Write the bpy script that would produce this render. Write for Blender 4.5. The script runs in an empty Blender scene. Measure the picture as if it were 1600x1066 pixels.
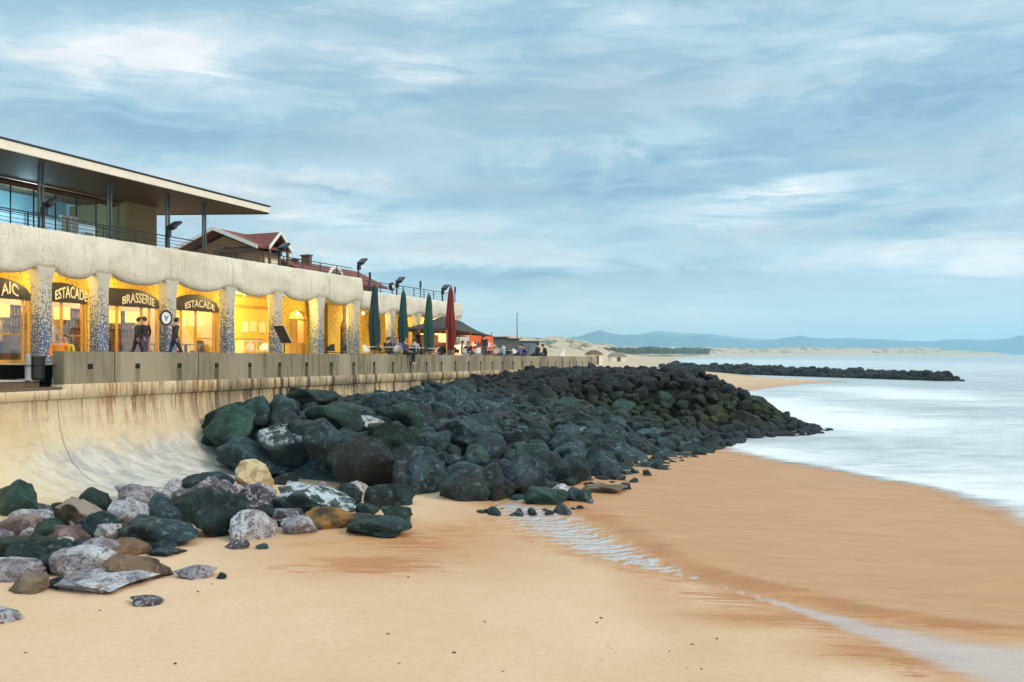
import bpy, bmesh, math, random
import numpy as np
from mathutils import Vector, Matrix, noise as mn
R = math.radians
sc = bpy.context.scene
# ------------------------------------------------------------------ camera
F, HOR, VP, EYE = 1280.0, 553.0, 1320.0, 4.2
cd = bpy.data.cameras.new("camera"); cam = bpy.data.objects.new("camera", cd)
sc.collection.objects.link(cam); sc.camera = cam
cd.lens = 28.8; cd.sensor_width = 36; cd.clip_start = .1; cd.clip_end = 20000
cd.shift_y = (HOR - 533) / 1600
cam.location = (0, 0, EYE); cam.rotation_euler = (R(90), 0, 0)
# ------------------------------------------------------------------ exposure
sc.view_settings.view_transform = 'Standard'; sc.view_settings.look = 'None'
sc.view_settings.exposure = 0.7; sc.view_settings.gamma = 1
# ------------------------------------------------------------------ node helper
class G:
    def __init__(s, tree):
        s.t = tree; s.t.nodes.clear()
    def n(s, typ, **kw):
        nd = s.t.nodes.new(typ)
        for k, v in kw.items():
            if k == 'inp':
                for a, b in v.items(): s.put(nd.inputs[a], b)
            else: setattr(nd, k, v)
        return nd
    def put(s, sock, v):
        if isinstance(v, bpy.types.NodeSocket): s.t.links.new(v, sock)
        elif isinstance(v, bpy.types.Node): s.t.links.new(v.outputs[0], sock)
        else:
            if sock.type == 'RGBA' and not isinstance(v, (int, float)) and len(v) == 3: v = (*v, 1)
            sock.default_value = v
    def m(s, op, a, b=0.0, c=0.0, clamp=False):
        nd = s.n('ShaderNodeMath', operation=op, use_clamp=clamp)
        s.put(nd.inputs[0], a); s.put(nd.inputs[1], b); s.put(nd.inputs[2], c)
        return nd.outputs[0]
    def mix(s, f, a, b, blend='MIX'):
        nd = s.n('ShaderNodeMix', data_type='RGBA', blend_type=blend, clamp_factor=True)
        s.put(nd.inputs['Factor'], f); s.put(nd.inputs[6], a); s.put(nd.inputs[7], b)
        return nd.outputs[2]
    def noise(s, vec, scale=5, detail=4, rough=.55, dist=0, color=False):
        nd = s.n('ShaderNodeTexNoise', inp={'Scale': scale, 'Detail': detail, 'Roughness': rough, 'Distortion': dist})
        s.put(nd.inputs['Vector'], vec)
        return nd.outputs['Color' if color else 0]
    def vor(s, vec, scale=5, feature='F1', out='Distance'):
        nd = s.n('ShaderNodeTexVoronoi', feature=feature, inp={'Scale': scale}); s.put(nd.inputs['Vector'], vec)
        return nd.outputs[out]
    def ss(s, v, lo, hi):            # smoothstep
        nd = s.n('ShaderNodeMapRange', interpolation_type='SMOOTHSTEP')
        s.put(nd.inputs[0], v); nd.inputs[1].default_value = lo; nd.inputs[2].default_value = hi
        return nd.outputs[0]
    def sc3(s, vec, x, y, z):
        nd = s.n('ShaderNodeVectorMath', operation='MULTIPLY'); s.put(nd.inputs[0], vec); nd.inputs[1].default_value = (x, y, z)
        return nd.outputs[0]
    def add3(s, a, b):
        nd = s.n('ShaderNodeVectorMath', operation='ADD'); s.put(nd.inputs[0], a); s.put(nd.inputs[1], b)
        return nd.outputs[0]
    def xyz(s, vec):
        nd = s.n('ShaderNodeSeparateXYZ'); s.put(nd.inputs[0], vec); return nd.outputs
    def comb(s, x, y, z):
        nd = s.n('ShaderNodeCombineXYZ'); s.put(nd.inputs[0], x); s.put(nd.inputs[1], y); s.put(nd.inputs[2], z); return nd.outputs[0]
    def ramp(s, f, stops):
        nd = s.n('ShaderNodeValToRGB'); s.put(nd.inputs[0], f)
        el = nd.color_ramp.elements
        while len(el) > 1: el.remove(el[-1])
        el[0].position = stops[0][0]; el[0].color = (*stops[0][1], 1)
        for p, c in stops[1:]:
            e = el.new(p); e.color = (*c, 1)
        return nd.outputs[0]
    def bump(s, h, strength=.5, dist=.02, normal=None):
        nd = s.n('ShaderNodeBump', inp={'Strength': strength, 'Distance': dist}); s.put(nd.inputs['Height'], h)
        if normal is not None: s.put(nd.inputs['Normal'], normal)
        return nd.outputs[0]
    def bsdf(s, base, rough=.7, normal=None, **kw):
        nd = s.n('ShaderNodeBsdfPrincipled'); s.put(nd.inputs['Base Color'], base); s.put(nd.inputs['Roughness'], rough)
        if normal is not None: s.put(nd.inputs['Normal'], normal)
        for k, v in kw.items(): s.put(nd.inputs[k.replace('_', ' ')], v)
        return nd.outputs[0]
    def out(s, sh, vol=None):
        o = s.n('ShaderNodeOutputMaterial')
        if sh is not None: s.t.links.new(sh, o.inputs[0])
        if vol is not None: s.t.links.new(vol, o.inputs[1])
def newmat(name):
    m = bpy.data.materials.new(name); m.use_nodes = True
    return m, G(m.node_tree)
def obco(g): return g.n('ShaderNodeTexCoord').outputs['Object']
def geoco(g): return g.n('ShaderNodeNewGeometry').outputs['Position']
# ------------------------------------------------------------------ world: overcast evening sky
SUN_EL, SUN_AZ = R(33), R(118)       # azimuth clockwise from the view direction (+Y): over the sea, right and a little behind
w = bpy.data.worlds.new("World"); sc.world = w; w.use_nodes = True
g = G(w.node_tree)
tc = g.n('ShaderNodeTexCoord').outputs['Generated']
sky = g.n('ShaderNodeTexSky', sky_type='NISHITA', sun_disc=False, sun_elevation=SUN_EL, sun_rotation=SUN_AZ, air_density=1.2, dust_density=.6, ozone_density=2.5)
X, Y, Z = g.xyz(tc)
az = g.m('ARCTAN2', X, Y); el = g.m('ARCSINE', Z)
elp = g.m('MAXIMUM', el, 0.0)
# cloud deck coordinates: a layer seen in perspective, streaks drawn out sideways
k = g.m('DIVIDE', 1.0, g.m('ADD', g.m('MAXIMUM', Z, 0.0), .10))
deck = g.comb(g.m('MULTIPLY', X, k), g.m('MULTIPLY', Y, k), 0.0)
warp = g.noise(g.sc3(deck, .5, .9, 1), 1.0, 3, .5, color=True)
dk = g.add3(deck, g.sc3(warp, .9, .9, 0))
n1 = g.noise(g.sc3(dk, .55, 1.0, 1), 1.0, 9, .60, .3)
dirw = g.add3(g.comb(az, g.m('MULTIPLY', el, 3.2), 0.0), g.sc3(warp, .25, .25, 0))
n2 = g.noise(dirw, 3.2, 8, .58, .5)
n3 = g.noise(g.add3(g.comb(g.m('MULTIPLY', az, 1.3), g.m('MULTIPLY', el, 7.0), 3.0), g.sc3(warp, .3, .5, 0)), 5.5, 7, .6, .6)
def blob(a0, e0, sa_, se_, tilt=0.0, wob=.06):
    # a soft patch of cloud at azimuth a0, elevation e0
    wa = g.m('ADD', g.m('SUBTRACT', az, a0), g.m('MULTIPLY', g.m('SUBTRACT', n2, .5), wob * 3))
    we = g.m('ADD', g.m('SUBTRACT', el, e0), g.m('MULTIPLY', g.m('SUBTRACT', n3, .5), wob * 1.3))
    we = g.m('SUBTRACT', we, g.m('MULTIPLY', wa, tilt))
    q = g.m('ADD', g.m('POWER', g.m('DIVIDE', wa, sa_), 2.0), g.m('POWER', g.m('DIVIDE', we, se_), 2.0))
    return g.m('EXPONENT', g.m('MULTIPLY', q, -1.0))
def dirpix(x, y): 
    a = math.atan2(x - 800, F); return a, math.atan((HOR - y) / math.hypot(F, x - 800))
acc = None
# (x, y, half-width, half-height, gain, tilt): bright (+) and dark (-) cloud patches, as directions in the sky
for (bx, by, hw, hh, gain, tilt) in [(210, 75, 150, 34, .34, .12), (640, 95, 110, 22, .17, -.05), (430, 290, 190, 34, .26, 0.02), (1010, 225, 130, 20, .22, .02),
        (1260, 300, 110, 16, .34, .05), (1130, 340, 110, 24, .15, 0), (700, 350, 280, 26, .12, -.03), (760, 405, 700, 30, .16, 0), (1500, 400, 200, 28, .16, 0), (800, 505, 900, 40, .26, 0),
        (150, 205, 330, 34, -.20, 0), (800, 175, 300, 42, -.16, 0), (1350, 205, 330, 60, -.16, .05), (850, 300, 330, 22, -.14, .02), (1450, 350, 200, 20, -.16, 0),
        (860, 438, 330, 13, -.22, 0), (480, 300, 90, 9, -.26, -.12), (1170, 318, 70, 5, -.2, 0), (1500, 40, 200, 40, .08, 0), (300, 15, 400, 25, -.08, 0), (1000, 470, 200, 8, -.06, 0)]:
    a0, e0 = dirpix(bx, by)
    b = g.m('MULTIPLY', blob(a0, e0, hw / F, hh / F, tilt), gain)
    acc = b if acc is None else g.m('ADD', acc, b)
n4 = g.noise(g.add3(g.comb(g.m('MULTIPLY', az, 6.0), g.m('MULTIPLY', el, 13.0), 8.0), g.sc3(warp, 1.2, 2.6, 0)), 2.2, 9, .66, .9)
tone = g.m('ADD', g.m('MULTIPLY', n1, .66), g.m('MULTIPLY', n2, .52))
tone = g.m('ADD', tone, g.m('MULTIPLY', n3, .40)); tone = g.m('ADD', tone, g.m('MULTIPLY', n4, .30))
tone = g.m('ADD', g.m('SUBTRACT', tone, .385), acc)
CM = 1 / (1.516 * .1)
def cc(r, gg, b):       # sRGB byte colour -> world units
    return tuple((((v / 255 + .055) / 1.055) ** 2.4) * CM for v in (r, gg, b))
cloud = g.ramp(tone, [(0, (0, 0, 0)), (1, (1, 1, 1))])
cr = g.t.nodes[-1]; g.t.nodes.remove(cr)
mr = g.n('ShaderNodeMapRange'); g.put(mr.inputs[0], tone); mr.inputs[1].default_value = .24; mr.inputs[2].default_value = .86
def stepmix(f, stops):
    col = stops[0][1]
    for (p0, c0), (p1, c1) in zip(stops, stops[1:]):
        col = g.mix(g.ss(f, p0, p1), col, c1)
    return col
cl = stepmix(mr.outputs[0], [(0, cc(118, 160, 192)), (.18, cc(140, 180, 206)), (.36, cc(158, 195, 215)), (.54, cc(184, 213, 227)), (.74, cc(213, 233, 241)), (.95, cc(250, 252, 253))])
# greyer undersides where a second field says so
cl = g.mix(g.m('MULTIPLY', g.ss(n1, .44, .62), .6), cl, cc(172, 192, 205))
# pale cyan air close to the horizon
cl = g.mix(g.m('MULTIPLY', g.ss(elp, .13, .0), .88), cl, cc(190, 226, 240))
# under an overcast sky the zenith is brighter than the horizon
up = g.ss(el, R(26), R(60))
cl = g.mix(up, cl, g.mix(1.0, cl, (2.3, 2.15, 2.0), 'MULTIPLY'))
fin = g.mix(.92, sky.outputs[0], cl)
bg = g.n('ShaderNodeBackground', inp={'Color': fin, 'Strength': .1})
wo = g.n('ShaderNodeOutputWorld'); g.t.links.new(bg.outputs[0], wo.inputs[0])
w.cycles.sampling_method = 'MANUAL'; w.cycles.sample_map_resolution = 1024
# ------------------------------------------------------------------ sun behind thin cloud
sl = bpy.data.lights.new("sun", 'SUN'); sl.energy = 1.5; sl.angle = R(18); sl.color = (1, .80, .60)
so = bpy.data.objects.new("sun", sl); sc.collection.objects.link(so)
sd = Vector((math.sin(SUN_AZ) * math.cos(SUN_EL), math.cos(SUN_AZ) * math.cos(SUN_EL), math.sin(SUN_EL)))
so.rotation_euler = sd.to_track_quat('Z', 'Y').to_euler(); so.location = (20, -20, 30)
sc.cycles.max_bounces = 6; sc.cycles.diffuse_bounces = 3; sc.cycles.glossy_bounces = 3; sc.cycles.transparent_max_bounces = 10
sc.cycles.volume_bounces = 1; sc.cycles.sample_clamp_indirect = 4
# ------------------------------------------------------------------ coordinates along the seafront
AN = math.atan((VP - 800) / F); ca, sa = math.cos(AN), math.sin(AN)
def SP(s, p, z=0.0): return Vector((s * sa - p * ca, s * ca + p * sa, z))
def sp_of(x, y): return (x * sa + y * ca, -x * ca + y * sa)
def s_of(px, p): return (F * p / (ca * (VP - px)) - p * sa) / ca
ROTZ = math.pi / 2 - AN
def gpix(px, py, z):
    D = F * (EYE - z) / (py - HOR); return Vector(((px - 800) / F * D, D, z))
# ------------------------------------------------------------------ mesh helpers
def link(o): sc.collection.objects.link(o); return o
class MB:
    """collects faces; coordinates are (s, p, z) of the seafront frame unless the thing is free"""
    def __init__(s): s.v = []; s.f = []; s.mi = []; s.cur = 0
    def face(s, pts):
        i = len(s.v); s.v += [tuple(q) for q in pts]; s.f.append(tuple(range(i, i + len(pts)))); s.mi.append(s.cur)
    def mesh(s, verts, faces):
        i = len(s.v); s.v += [tuple(q) for q in verts]
        for f in faces: s.f.append(tuple(a + i for a in f)); s.mi.append(s.cur)
    def box(s, a0, a1, b0, b1, z0, z1):
        v = [(a, b, z) for z in (z0, z1) for a, b in ((a0, b0), (a1, b0), (a1, b1), (a0, b1))]
        s.mesh(v, [(0, 3, 2, 1), (4, 5, 6, 7), (0, 1, 5, 4), (1, 2, 6, 5), (2, 3, 7, 6), (3, 0, 4, 7)])
    def obox(s, c, ax, hx, hy, hz):
        """oriented box: centre c, 3x3 axes ax, half sizes"""
        v = []
        for z in (-1, 1):
            for x, y in ((-1, -1), (1, -1), (1, 1), (-1, 1)):
                v.append(Vector(c) + ax @ Vector((x * hx, y * hy, z * hz)))
        s.mesh(v, [(0, 3, 2, 1), (4, 5, 6, 7), (0, 1, 5, 4), (1, 2, 6, 5), (2, 3, 7, 6), (3, 0, 4, 7)])
    def tube(s, pts, r, n=8, cap=True):
        pts = [Vector(q) for q in pts]; rs = r if isinstance(r, (list, tuple)) else [r] * len(pts)
        rings = []
        for i, q in enumerate(pts):
            d = (pts[min(i + 1, len(pts) - 1)] - pts[max(i - 1, 0)]).normalized()
            a = d.orthogonal().normalized() if abs(d.z) < .99 else Vector((1, 0, 0)); 
            if abs(d.z) < .99: a = Vector((0, 0, 1)).cross(d).normalized()
            b = d.cross(a)
            rings.append([q + (a * math.cos(t) + b * math.sin(t)) * rs[i] for t in [2 * math.pi * k_ / n for k_ in range(n)]])
        fs = []
        for i in range(len(pts) - 1):
            for k_ in range(n): fs.append((i * n + k_, i * n + (k_ + 1) % n, (i + 1) * n + (k_ + 1) % n, (i + 1) * n + k_))
        if cap: fs += [tuple(reversed(range(n))), tuple(range((len(pts) - 1) * n, len(pts) * n))]
        s.mesh([q for rg in rings for q in rg], fs)
    def lathe(s, c, prof, n=16, flute=0, fn=8):
        vs = []; fs = []
        for (r, z) in prof:
            for k_ in range(n):
                t = 2 * math.pi * k_ / n; rr = r * (1 + flute * math.cos(fn * t))
                vs.append((c[0] + rr * math.cos(t), c[1] + rr * math.sin(t), c[2] + z))
        for i in range(len(prof) - 1):
            for k_ in range(n): fs.append((i * n + k_, i * n + (k_ + 1) % n, (i + 1) * n + (k_ + 1) % n, (i + 1) * n + k_))
        fs += [tuple(reversed(range(n))), tuple(range((len(prof) - 1) * n, len(prof) * n))]
        s.mesh(vs, fs)
    def build(s, name, mat, parent=None, smooth=False, bevel=0, label=None):
        me = bpy.data.meshes.new(name)
        o0 = Vector(parent['_o']) if parent is not None and '_o' in parent else Vector((0, 0, 0))
        me.from_pydata([tuple(Vector(q) - o0) for q in s.v], [], s.f)
        mats = mat if isinstance(mat, (list, tuple)) else [mat]
        for m_ in mats: me.materials.append(m_)
        if len(mats) > 1: me.polygons.foreach_set('material_index', s.mi)
        bm = bmesh.new(); bm.from_mesh(me); bmesh.ops.remove_doubles(bm, verts=bm.verts, dist=1e-5)
        bmesh.ops.recalc_face_normals(bm, faces=bm.faces)
        if bevel: bmesh.ops.bevel(bm, geom=[e for e in bm.edges if len(e.link_faces) == 2 and e.calc_face_angle(0) > .6], offset=bevel, segments=2, affect='EDGES', clamp_overlap=True)
        bm.to_mesh(me); bm.free()
        if smooth: me.polygons.foreach_set('use_smooth', [True] * len(me.polygons))
        o = link(bpy.data.objects.new(name, me))
        if parent is not None: o.parent = parent
        else: o.rotation_euler.z = ROTZ
        if label: o['label'] = label
        return o
def tag(o, label=None, cat=None, group=None, kind=None):
    if label: o['label'] = label
    if cat: o['category'] = cat
    if group: o['group'] = group
    if kind: o['kind'] = kind
    return o
def thing(name, label, cat, s, p, z, group=None):
    """an Empty at the thing's base, in the seafront frame"""
    o = link(bpy.data.objects.new(name, None)); o.location = SP(s, p, z); o.rotation_euler.z = ROTZ
    o['_o'] = (s, p, z); return tag(o, label, cat, group)
def local(name, label, cat, loc, rz=0, group=None):
    o = link(bpy.data.objects.new(name, None)); o.location = loc; o.rotation_euler.z = rz
    return tag(o, label, cat, group)
def copytree(o, parent=None):
    c = o.copy(); link(c)
    if parent is not None: c.parent = parent
    for ch in list(o.children): copytree(ch, c)
    return c
# ------------------------------------------------------------------ materials
def plain(name, col, rough=.6, metal=0, var=.12, bump=0, bscale=30, spec=.5):
    m, g = newmat(name); co = obco(g)
    n = g.noise(co, 3.0, 5); c = g.mix(g.m('MULTIPLY', n, 1.0), tuple(x * (1 - var) for x in col), tuple(min(1, x * (1 + var)) for x in col))
    nm = g.bump(g.noise(co, bscale, 4), .5, bump) if bump else None
    g.out(g.bsdf(c, rough, nm, Metallic=metal, Specular_IOR_Level=spec)); return m
def emis(name, col, st):
    m, g = newmat(name); co = obco(g)
    n = g.ss(g.noise(co, 2.5, 3), .2, .8)
    c = g.mix(n, tuple(x * .6 for x in col), col)
    e = g.n('ShaderNodeEmission', inp={'Color': c, 'Strength': st}); g.out(e.outputs[0]); return m
M = {}
M['dark_metal'] = plain('dark_metal', (.035, .04, .045), .45, .3)
M['grey_metal'] = plain('grey_metal', (.10, .11, .12), .5, .4)
M['black'] = plain('black_paint', (.012, .012, .014), .5)
M['white'] = plain('white_paint', (.75, .74, .70), .5)
M['cream'] = plain('cream_fascia', (.78, .72, .60), .6, bump=.004)
M['wood'] = plain('golden_wood', (.52, .29, .06), .5)
M['brown'] = plain('brown_wood', (.13, .07, .035), .6)
M['beige_wall'] = plain('beige_render', (.36, .25, .12), .8, bump=.004)
M['brick'] = plain('tan_brick', (.34, .21, .11), .8)
M['teal_cloth'] = plain('teal_canvas', (.010, .055, .058), .85, bump=.01)
M['dkteal_cloth'] = plain('dark_teal_canvas', (.012, .035, .048), .85, bump=.01)
M['green_cloth'] = plain('green_canvas', (.010, .065, .055), .85, bump=.01)
M['red_cloth'] = plain('dark_red_canvas', (.19, .012, .012), .85, bump=.01)
M['orange'] = plain('orange_awning', (.75, .13, .03), .7)
M['tent'] = plain('dark_tent', (.045, .035, .035), .8, bump=.01)
M['sign_board'] = plain('sign_board', (.028, .022, .018), .4)
M['letter'] = plain('sign_lettering', (.78, .76, .66), .5)
M['redtrim'] = plain('red_ring', (.05, .02, .025), .4)
M['blue_sym'] = plain('sign_symbol', (.12, .12, .32), .4)
M['hole'] = plain('drain_hole', (.006, .006, .005), .9)
M['bread'] = emis('lit_panel', (1.0, .72, .16), 1.3)
M['lamp'] = emis('lamp_glow', (1.0, .70, .26), 6)
M['awnglow'] = emis('awning_lamp', (1.0, .45, .15), 2.5)
# stucco of the building: rough projected render, rain streaked
def mk_stucco():
    m, g = newmat('cream_stucco'); co = obco(g)
    n = g.noise(co, .8, 6); st = g.noise(g.sc3(co, 3.5, 3.5, .35), 1.5, 6, .65)
    c = g.mix(g.ss(n, .3, .7), (.60, .56, .45), (.78, .74, .62))
    c = g.mix(g.m('MULTIPLY', g.ss(st, .52, .72), .45), c, (.30, .26, .18))
    z = g.xyz(co)[2]
    sp = g.vor(co, 16)
    c = g.mix(g.m('MULTIPLY', g.ss(sp, .22, .12), .55), c, (.20, .17, .11))
    pit = g.noise(co, 13, 7, .78)
    c = g.mix(g.m('MULTIPLY', g.ss(pit, .54, .64), .6), c, (.33, .27, .17)); c = g.mix(g.m('MULTIPLY', g.ss(g.noise(g.add3(co, (7, 3, 1)), 15, 7, .78), .55, .66), .6), c, (.80, .78, .70))
    nm = g.bump(g.m('ADD', g.m('MULTIPLY', g.vor(co, 26), .5), g.noise(co, 24, 6, .75)), .8, .03)
    g.out(g.bsdf(c, .85, nm)); return m
M['stucco'] = mk_stucco()
def mk_column():
    m, g = newmat('pebble_mosaic_column'); co = geoco(g); z = g.xyz(co)[2]
    c = g.mix(g.noise(co, 2, 4), (.46, .42, .33), (.60, .56, .46))
    cell = g.vor(co, 21, out='Color'); rnd = g.xyz(cell)[0]
    d = g.vor(co, 21)
    dens = g.m('POWER', g.ss(z, 6.9, 4.7), 1.2)
    mask = g.m('MULTIPLY', g.m('LESS_THAN', rnd, g.m('MULTIPLY', dens, 1.0)), g.ss(d, .75, .55))
    rb = g.xyz(cell)[1]
    blue = g.mix(rb, (.02, .045, .13), (.10, .17, .30))
    tan = g.mix(rb, (.10, .08, .06), (.26, .24, .22))
    dot = g.mix(g.ss(g.m('ADD', z, g.m('MULTIPLY', rb, .8)), 6.2, 5.4), tan, blue)
    c = g.mix(mask, c, dot)
    nm = g.bump(g.m('ADD', g.m('MULTIPLY', mask, .5), g.noise(co, 25, 4)), .7, .02)
    g.out(g.bsdf(c, .6, nm)); return m
M['column'] = mk_column()
def mk_yellow():
    m, g = newmat('yellow_ochre_render'); co = geoco(g)
    c = g.mix(g.noise(co, 1.2, 5), (.62, .38, .04), (.74, .50, .07))
    d = g.vor(co, 12); rnd = g.xyz(g.vor(co, 12, out='Color'))[0]
    c = g.mix(g.m('MULTIPLY', g.m('LESS_THAN', rnd, .3), g.ss(d, .5, .35)), c, (.30, .12, .03))
    g.out(g.bsdf(c, .7, g.bump(g.noise(co, 18, 5), .6, .02))); return m
M['yellow'] = mk_yellow()
M['bright_yellow'] = plain('yellow_interior', (.78, .56, .10), .7)
M['room'] = plain('cafe_interior', (.50, .38, .22), .8)
def mk_soffit():
    m, g = newmat('timber_soffit'); co = obco(g)
    x = g.m('FRACT', g.m('MULTIPLY', g.xyz(co)[1], 7))
    gr = g.ss(g.m('ABSOLUTE', g.m('SUBTRACT', x, .5)), .44, .49)
    c = g.mix(g.noise(g.sc3(co, .6, 8, 8), 2, 4), (.10, .058, .024), (.15, .088, .036)); c = g.mix(gr, c, (.03, .02, .012))
    g.out(g.bsdf(c, .6)); return m
M['soffit'] = mk_soffit()
def mk_glass(name, tint=(.92, .93, .9), g0=.12):
    m, g = newmat(name)
    ge = g.n('ShaderNodeNewGeometry'); dp = g.n('ShaderNodeVectorMath', operation='DOT_PRODUCT'); g.put(dp.inputs[0], ge.outputs['Normal']); g.put(dp.inputs[1], ge.outputs['Incoming'])
    f = g.m('ADD', g.m('MULTIPLY', g.m('POWER', g.m('SUBTRACT', 1.0, g.m('ABSOLUTE', dp.outputs['Value'])), 5.0), .9), g0 + .04, clamp=True)
    t = g.n('ShaderNodeBsdfTransparent', inp={'Color': (*tint, 1)}); gl = g.n('ShaderNodeBsdfGlossy', inp={'Roughness': .03, 'Color': (.9, .95, 1, 1)})
    mx = g.n('ShaderNodeMixShader'); g.put(mx.inputs[0], f); g.t.links.new(t.outputs[0], mx.inputs[1]); g.t.links.new(gl.outputs[0], mx.inputs[2])
    g.out(mx.outputs[0]); return m
M['glass'] = mk_glass('shop_glass'); M['blue_glass'] = mk_glass('tinted_glass', (.35, .65, .75), .5)
def mk_parapet():
    m, g = newmat('mossy_concrete'); co = geoco(g)
    # seafront coordinates from world position
    X_, Y_, Z_ = g.xyz(co)
    s_ = g.m('ADD', g.m('MULTIPLY', X_, sa), g.m('MULTIPLY', Y_, ca))
    c = g.mix(g.noise(co, .9, 6), (.15, .13, .08), (.31, .275, .185))
    st = g.noise(g.comb(g.m('MULTIPLY', s_, 5.0), 0.0, g.m('MULTIPLY', Z_, .5)), 1.3, 6, .65)
    c = g.mix(g.m('MULTIPLY', g.ss(st, .47, .66), g.m('ADD', .30, g.m('MULTIPLY', g.ss(s_, 17, 32), .5))), c, (.06, .05, .03))
    st2 = g.noise(g.comb(g.m('MULTIPLY', s_, 4.0), 7.0, g.m('MULTIPLY', Z_, .3)), 1.3, 5, .65)
    c = g.mix(g.m('MULTIPLY', g.ss(st2, .56, .70), .6), c, (.42, .37, .25))
    big = g.noise(g.comb(g.m('MULTIPLY', s_, .45), 3.0, 0.0), 1.0, 2)
    c = g.mix(g.m('MULTIPLY', g.ss(g.m('ADD', big, g.m('MULTIPLY', g.ss(s_, 30, 60), .10)), .5, .60), .5), c, (.42, .37, .26))
    dh = g.m('ABSOLUTE', g.m('SUBTRACT', g.m('FRACT', g.m('ADD', g.m('DIVIDE', g.m('SUBTRACT', s_, 16.914040), 1.67), .5)), .5))
    dh = g.m('ADD', dh, g.m('MULTIPLY', g.m('SUBTRACT', g.noise(g.comb(g.m('MULTIPLY', s_, 9.0), 0.0, g.m('MULTIPLY', Z_, 1.2)), 1.0, 4), .5), .09))
    drip = g.m('MULTIPLY', g.ss(dh, .085, .03), g.ss(g.m('ADD', Z_, g.m('MULTIPLY', Y_, .0065)), 4.00, 3.90))
    drip = g.m('MULTIPLY', drip, g.ss(s_, 13, 24))
    c = g.mix(g.m('MULTIPLY', drip, .85), c, (.035, .028, .018))
    j = g.m('FRACT', g.m('DIVIDE', g.m('SUBTRACT', s_, 1.05), 3.34))
    jd = g.ss(g.m('ABSOLUTE', g.m('SUBTRACT', j, .5)), .493, .498)
    c = g.mix(jd, c, (.03, .03, .02))
    nm = g.bump(g.m('ADD', g.noise(co, 14, 6, .65), g.m('MULTIPLY', jd, -1.5)), .6, .02)
    g.out(g.bsdf(c, .85, nm)); return m
M['parapet'] = mk_parapet()
def mk_seawall():
    m, g = newmat('weathered_concrete'); co = geoco(g)
    X_, Y_, Z_ = g.xyz(co)
    s_ = g.m('ADD', g.m('MULTIPLY', X_, sa), g.m('MULTIPLY', Y_, ca))
    p_ = g.m('SUBTRACT', g.m('MULTIPLY', Y_, sa), g.m('MULTIPLY', X_, ca))
    big = g.noise(co, .45, 6, .6)
    c = g.mix(g.ss(big, .35, .65), (.56, .42, .23), (.64, .54, .36))
    # greyer, sand-scoured lower part
    low = g.m('SUBTRACT', 2.1, Z_); lowm = g.ss(g.m('ADD', low, g.m('MULTIPLY', g.m('SUBTRACT', g.noise(co, 1.1, 6, .65), .5), 1.6)), -.1, .9)
    lowm = g.m('MULTIPLY', lowm, g.ss(s_, 13.4, 16.5))
    scr = g.noise(g.comb(g.m('ADD', g.m('MULTIPLY', s_, 1.6), g.m('MULTIPLY', p_, 1.0)), g.m('MULTIPLY', g.m('SUBTRACT', s_, p_), .35), Z_), 2.0, 7, .68)
    grey = g.mix(g.ss(scr, .38, .62), (.34, .345, .34), (.56, .54, .48)); grey = g.mix(g.ss(scr, .62, .7), grey, (.72, .72, .70))
    c = g.mix(lowm, c, grey)
    # vertical runs of rust and algae
    v = g.comb(g.m('MULTIPLY', s_, 7.0), 0.0, g.m('MULTIPLY', Z_, .55))
    st = g.noise(v, 1.0, 7, .7)
    top = g.ss(Z_, 1.7, 2.9)
    v2 = g.comb(g.m('MULTIPLY', s_, 5.0), 5.0, g.m('MULTIPLY', Z_, .3)); st2 = g.noise(v2, 1.0, 7, .7)
    rust = g.m('MULTIPLY', g.m('MULTIPLY', g.ss(st, .47, .57), top), g.m('MULTIPLY', g.ss(s_, 15.8, 17.4), g.ss(s_, 25.5, 21.5)))
    c = g.mix(g.m('MULTIPLY', rust, .75), c, g.mix(g.ss(st2, .45, .6), (.36, .15, .04), (.12, .05, .025)))
    far = g.ss(s_, 19.5, 23.5)
    c = g.mix(g.m('MULTIPLY', g.ss(g.noise(co, .9, 6), .40, .60), g.m('MULTIPLY', far, .85)), c, (.22, .18, .12))
    c = g.mix(g.m('MULTIPLY', g.m('MULTIPLY', g.ss(st2, .50, .60), far), .9), c, (.055, .045, .03))
    c = g.mix(g.m('MULTIPLY', g.m('MULTIPLY', g.ss(st, .56, .66), far), .7), c, (.50, .46, .38))
    dr = g.m('MULTIPLY', g.ss(st2, .53, .62), g.m('MULTIPLY', g.ss(Z_, 2.0, 3.2), .7))
    c = g.mix(dr, c, (.12, .09, .05))
    dh = g.m('ABSOLUTE', g.m('SUBTRACT', g.m('FRACT', g.m('ADD', g.m('DIVIDE', g.m('SUBTRACT', s_, 16.914040), 1.67), .5)), .5))
    dh = g.m('ADD', dh, g.m('MULTIPLY', g.m('SUBTRACT', g.noise(g.comb(g.m('MULTIPLY', s_, 9.0), 0.0, g.m('MULTIPLY', Z_, 1.2)), 1.0, 4), .5), .09))
    drip = g.m('MULTIPLY', g.ss(dh, .085, .03), g.ss(g.m('ADD', Z_, g.m('MULTIPLY', Y_, .0065)), 4.00, 3.90))
    drip = g.m('MULTIPLY', drip, g.m('MULTIPLY', g.ss(s_, 17, 26), g.ss(Z_, 1.6, 2.7)))
    c = g.mix(g.m('MULTIPLY', drip, .85), c, (.035, .028, .018))
    # construction joints
    j = g.m('FRACT', g.m('DIVIDE', g.m('ADD', g.m('SUBTRACT', s_, 15.87), g.m('MULTIPLY', g.m('SUBTRACT', g.noise(co, 1.5, 2), .5), .12)), 5.1))
    jd = g.ss(g.m('ABSOLUTE', g.m('SUBTRACT', j, .5)), .4965, .4985)
    cm = g.m('MULTIPLY', g.ss(g.noise(co, 2, 2), .3, .45), jd)
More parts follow.
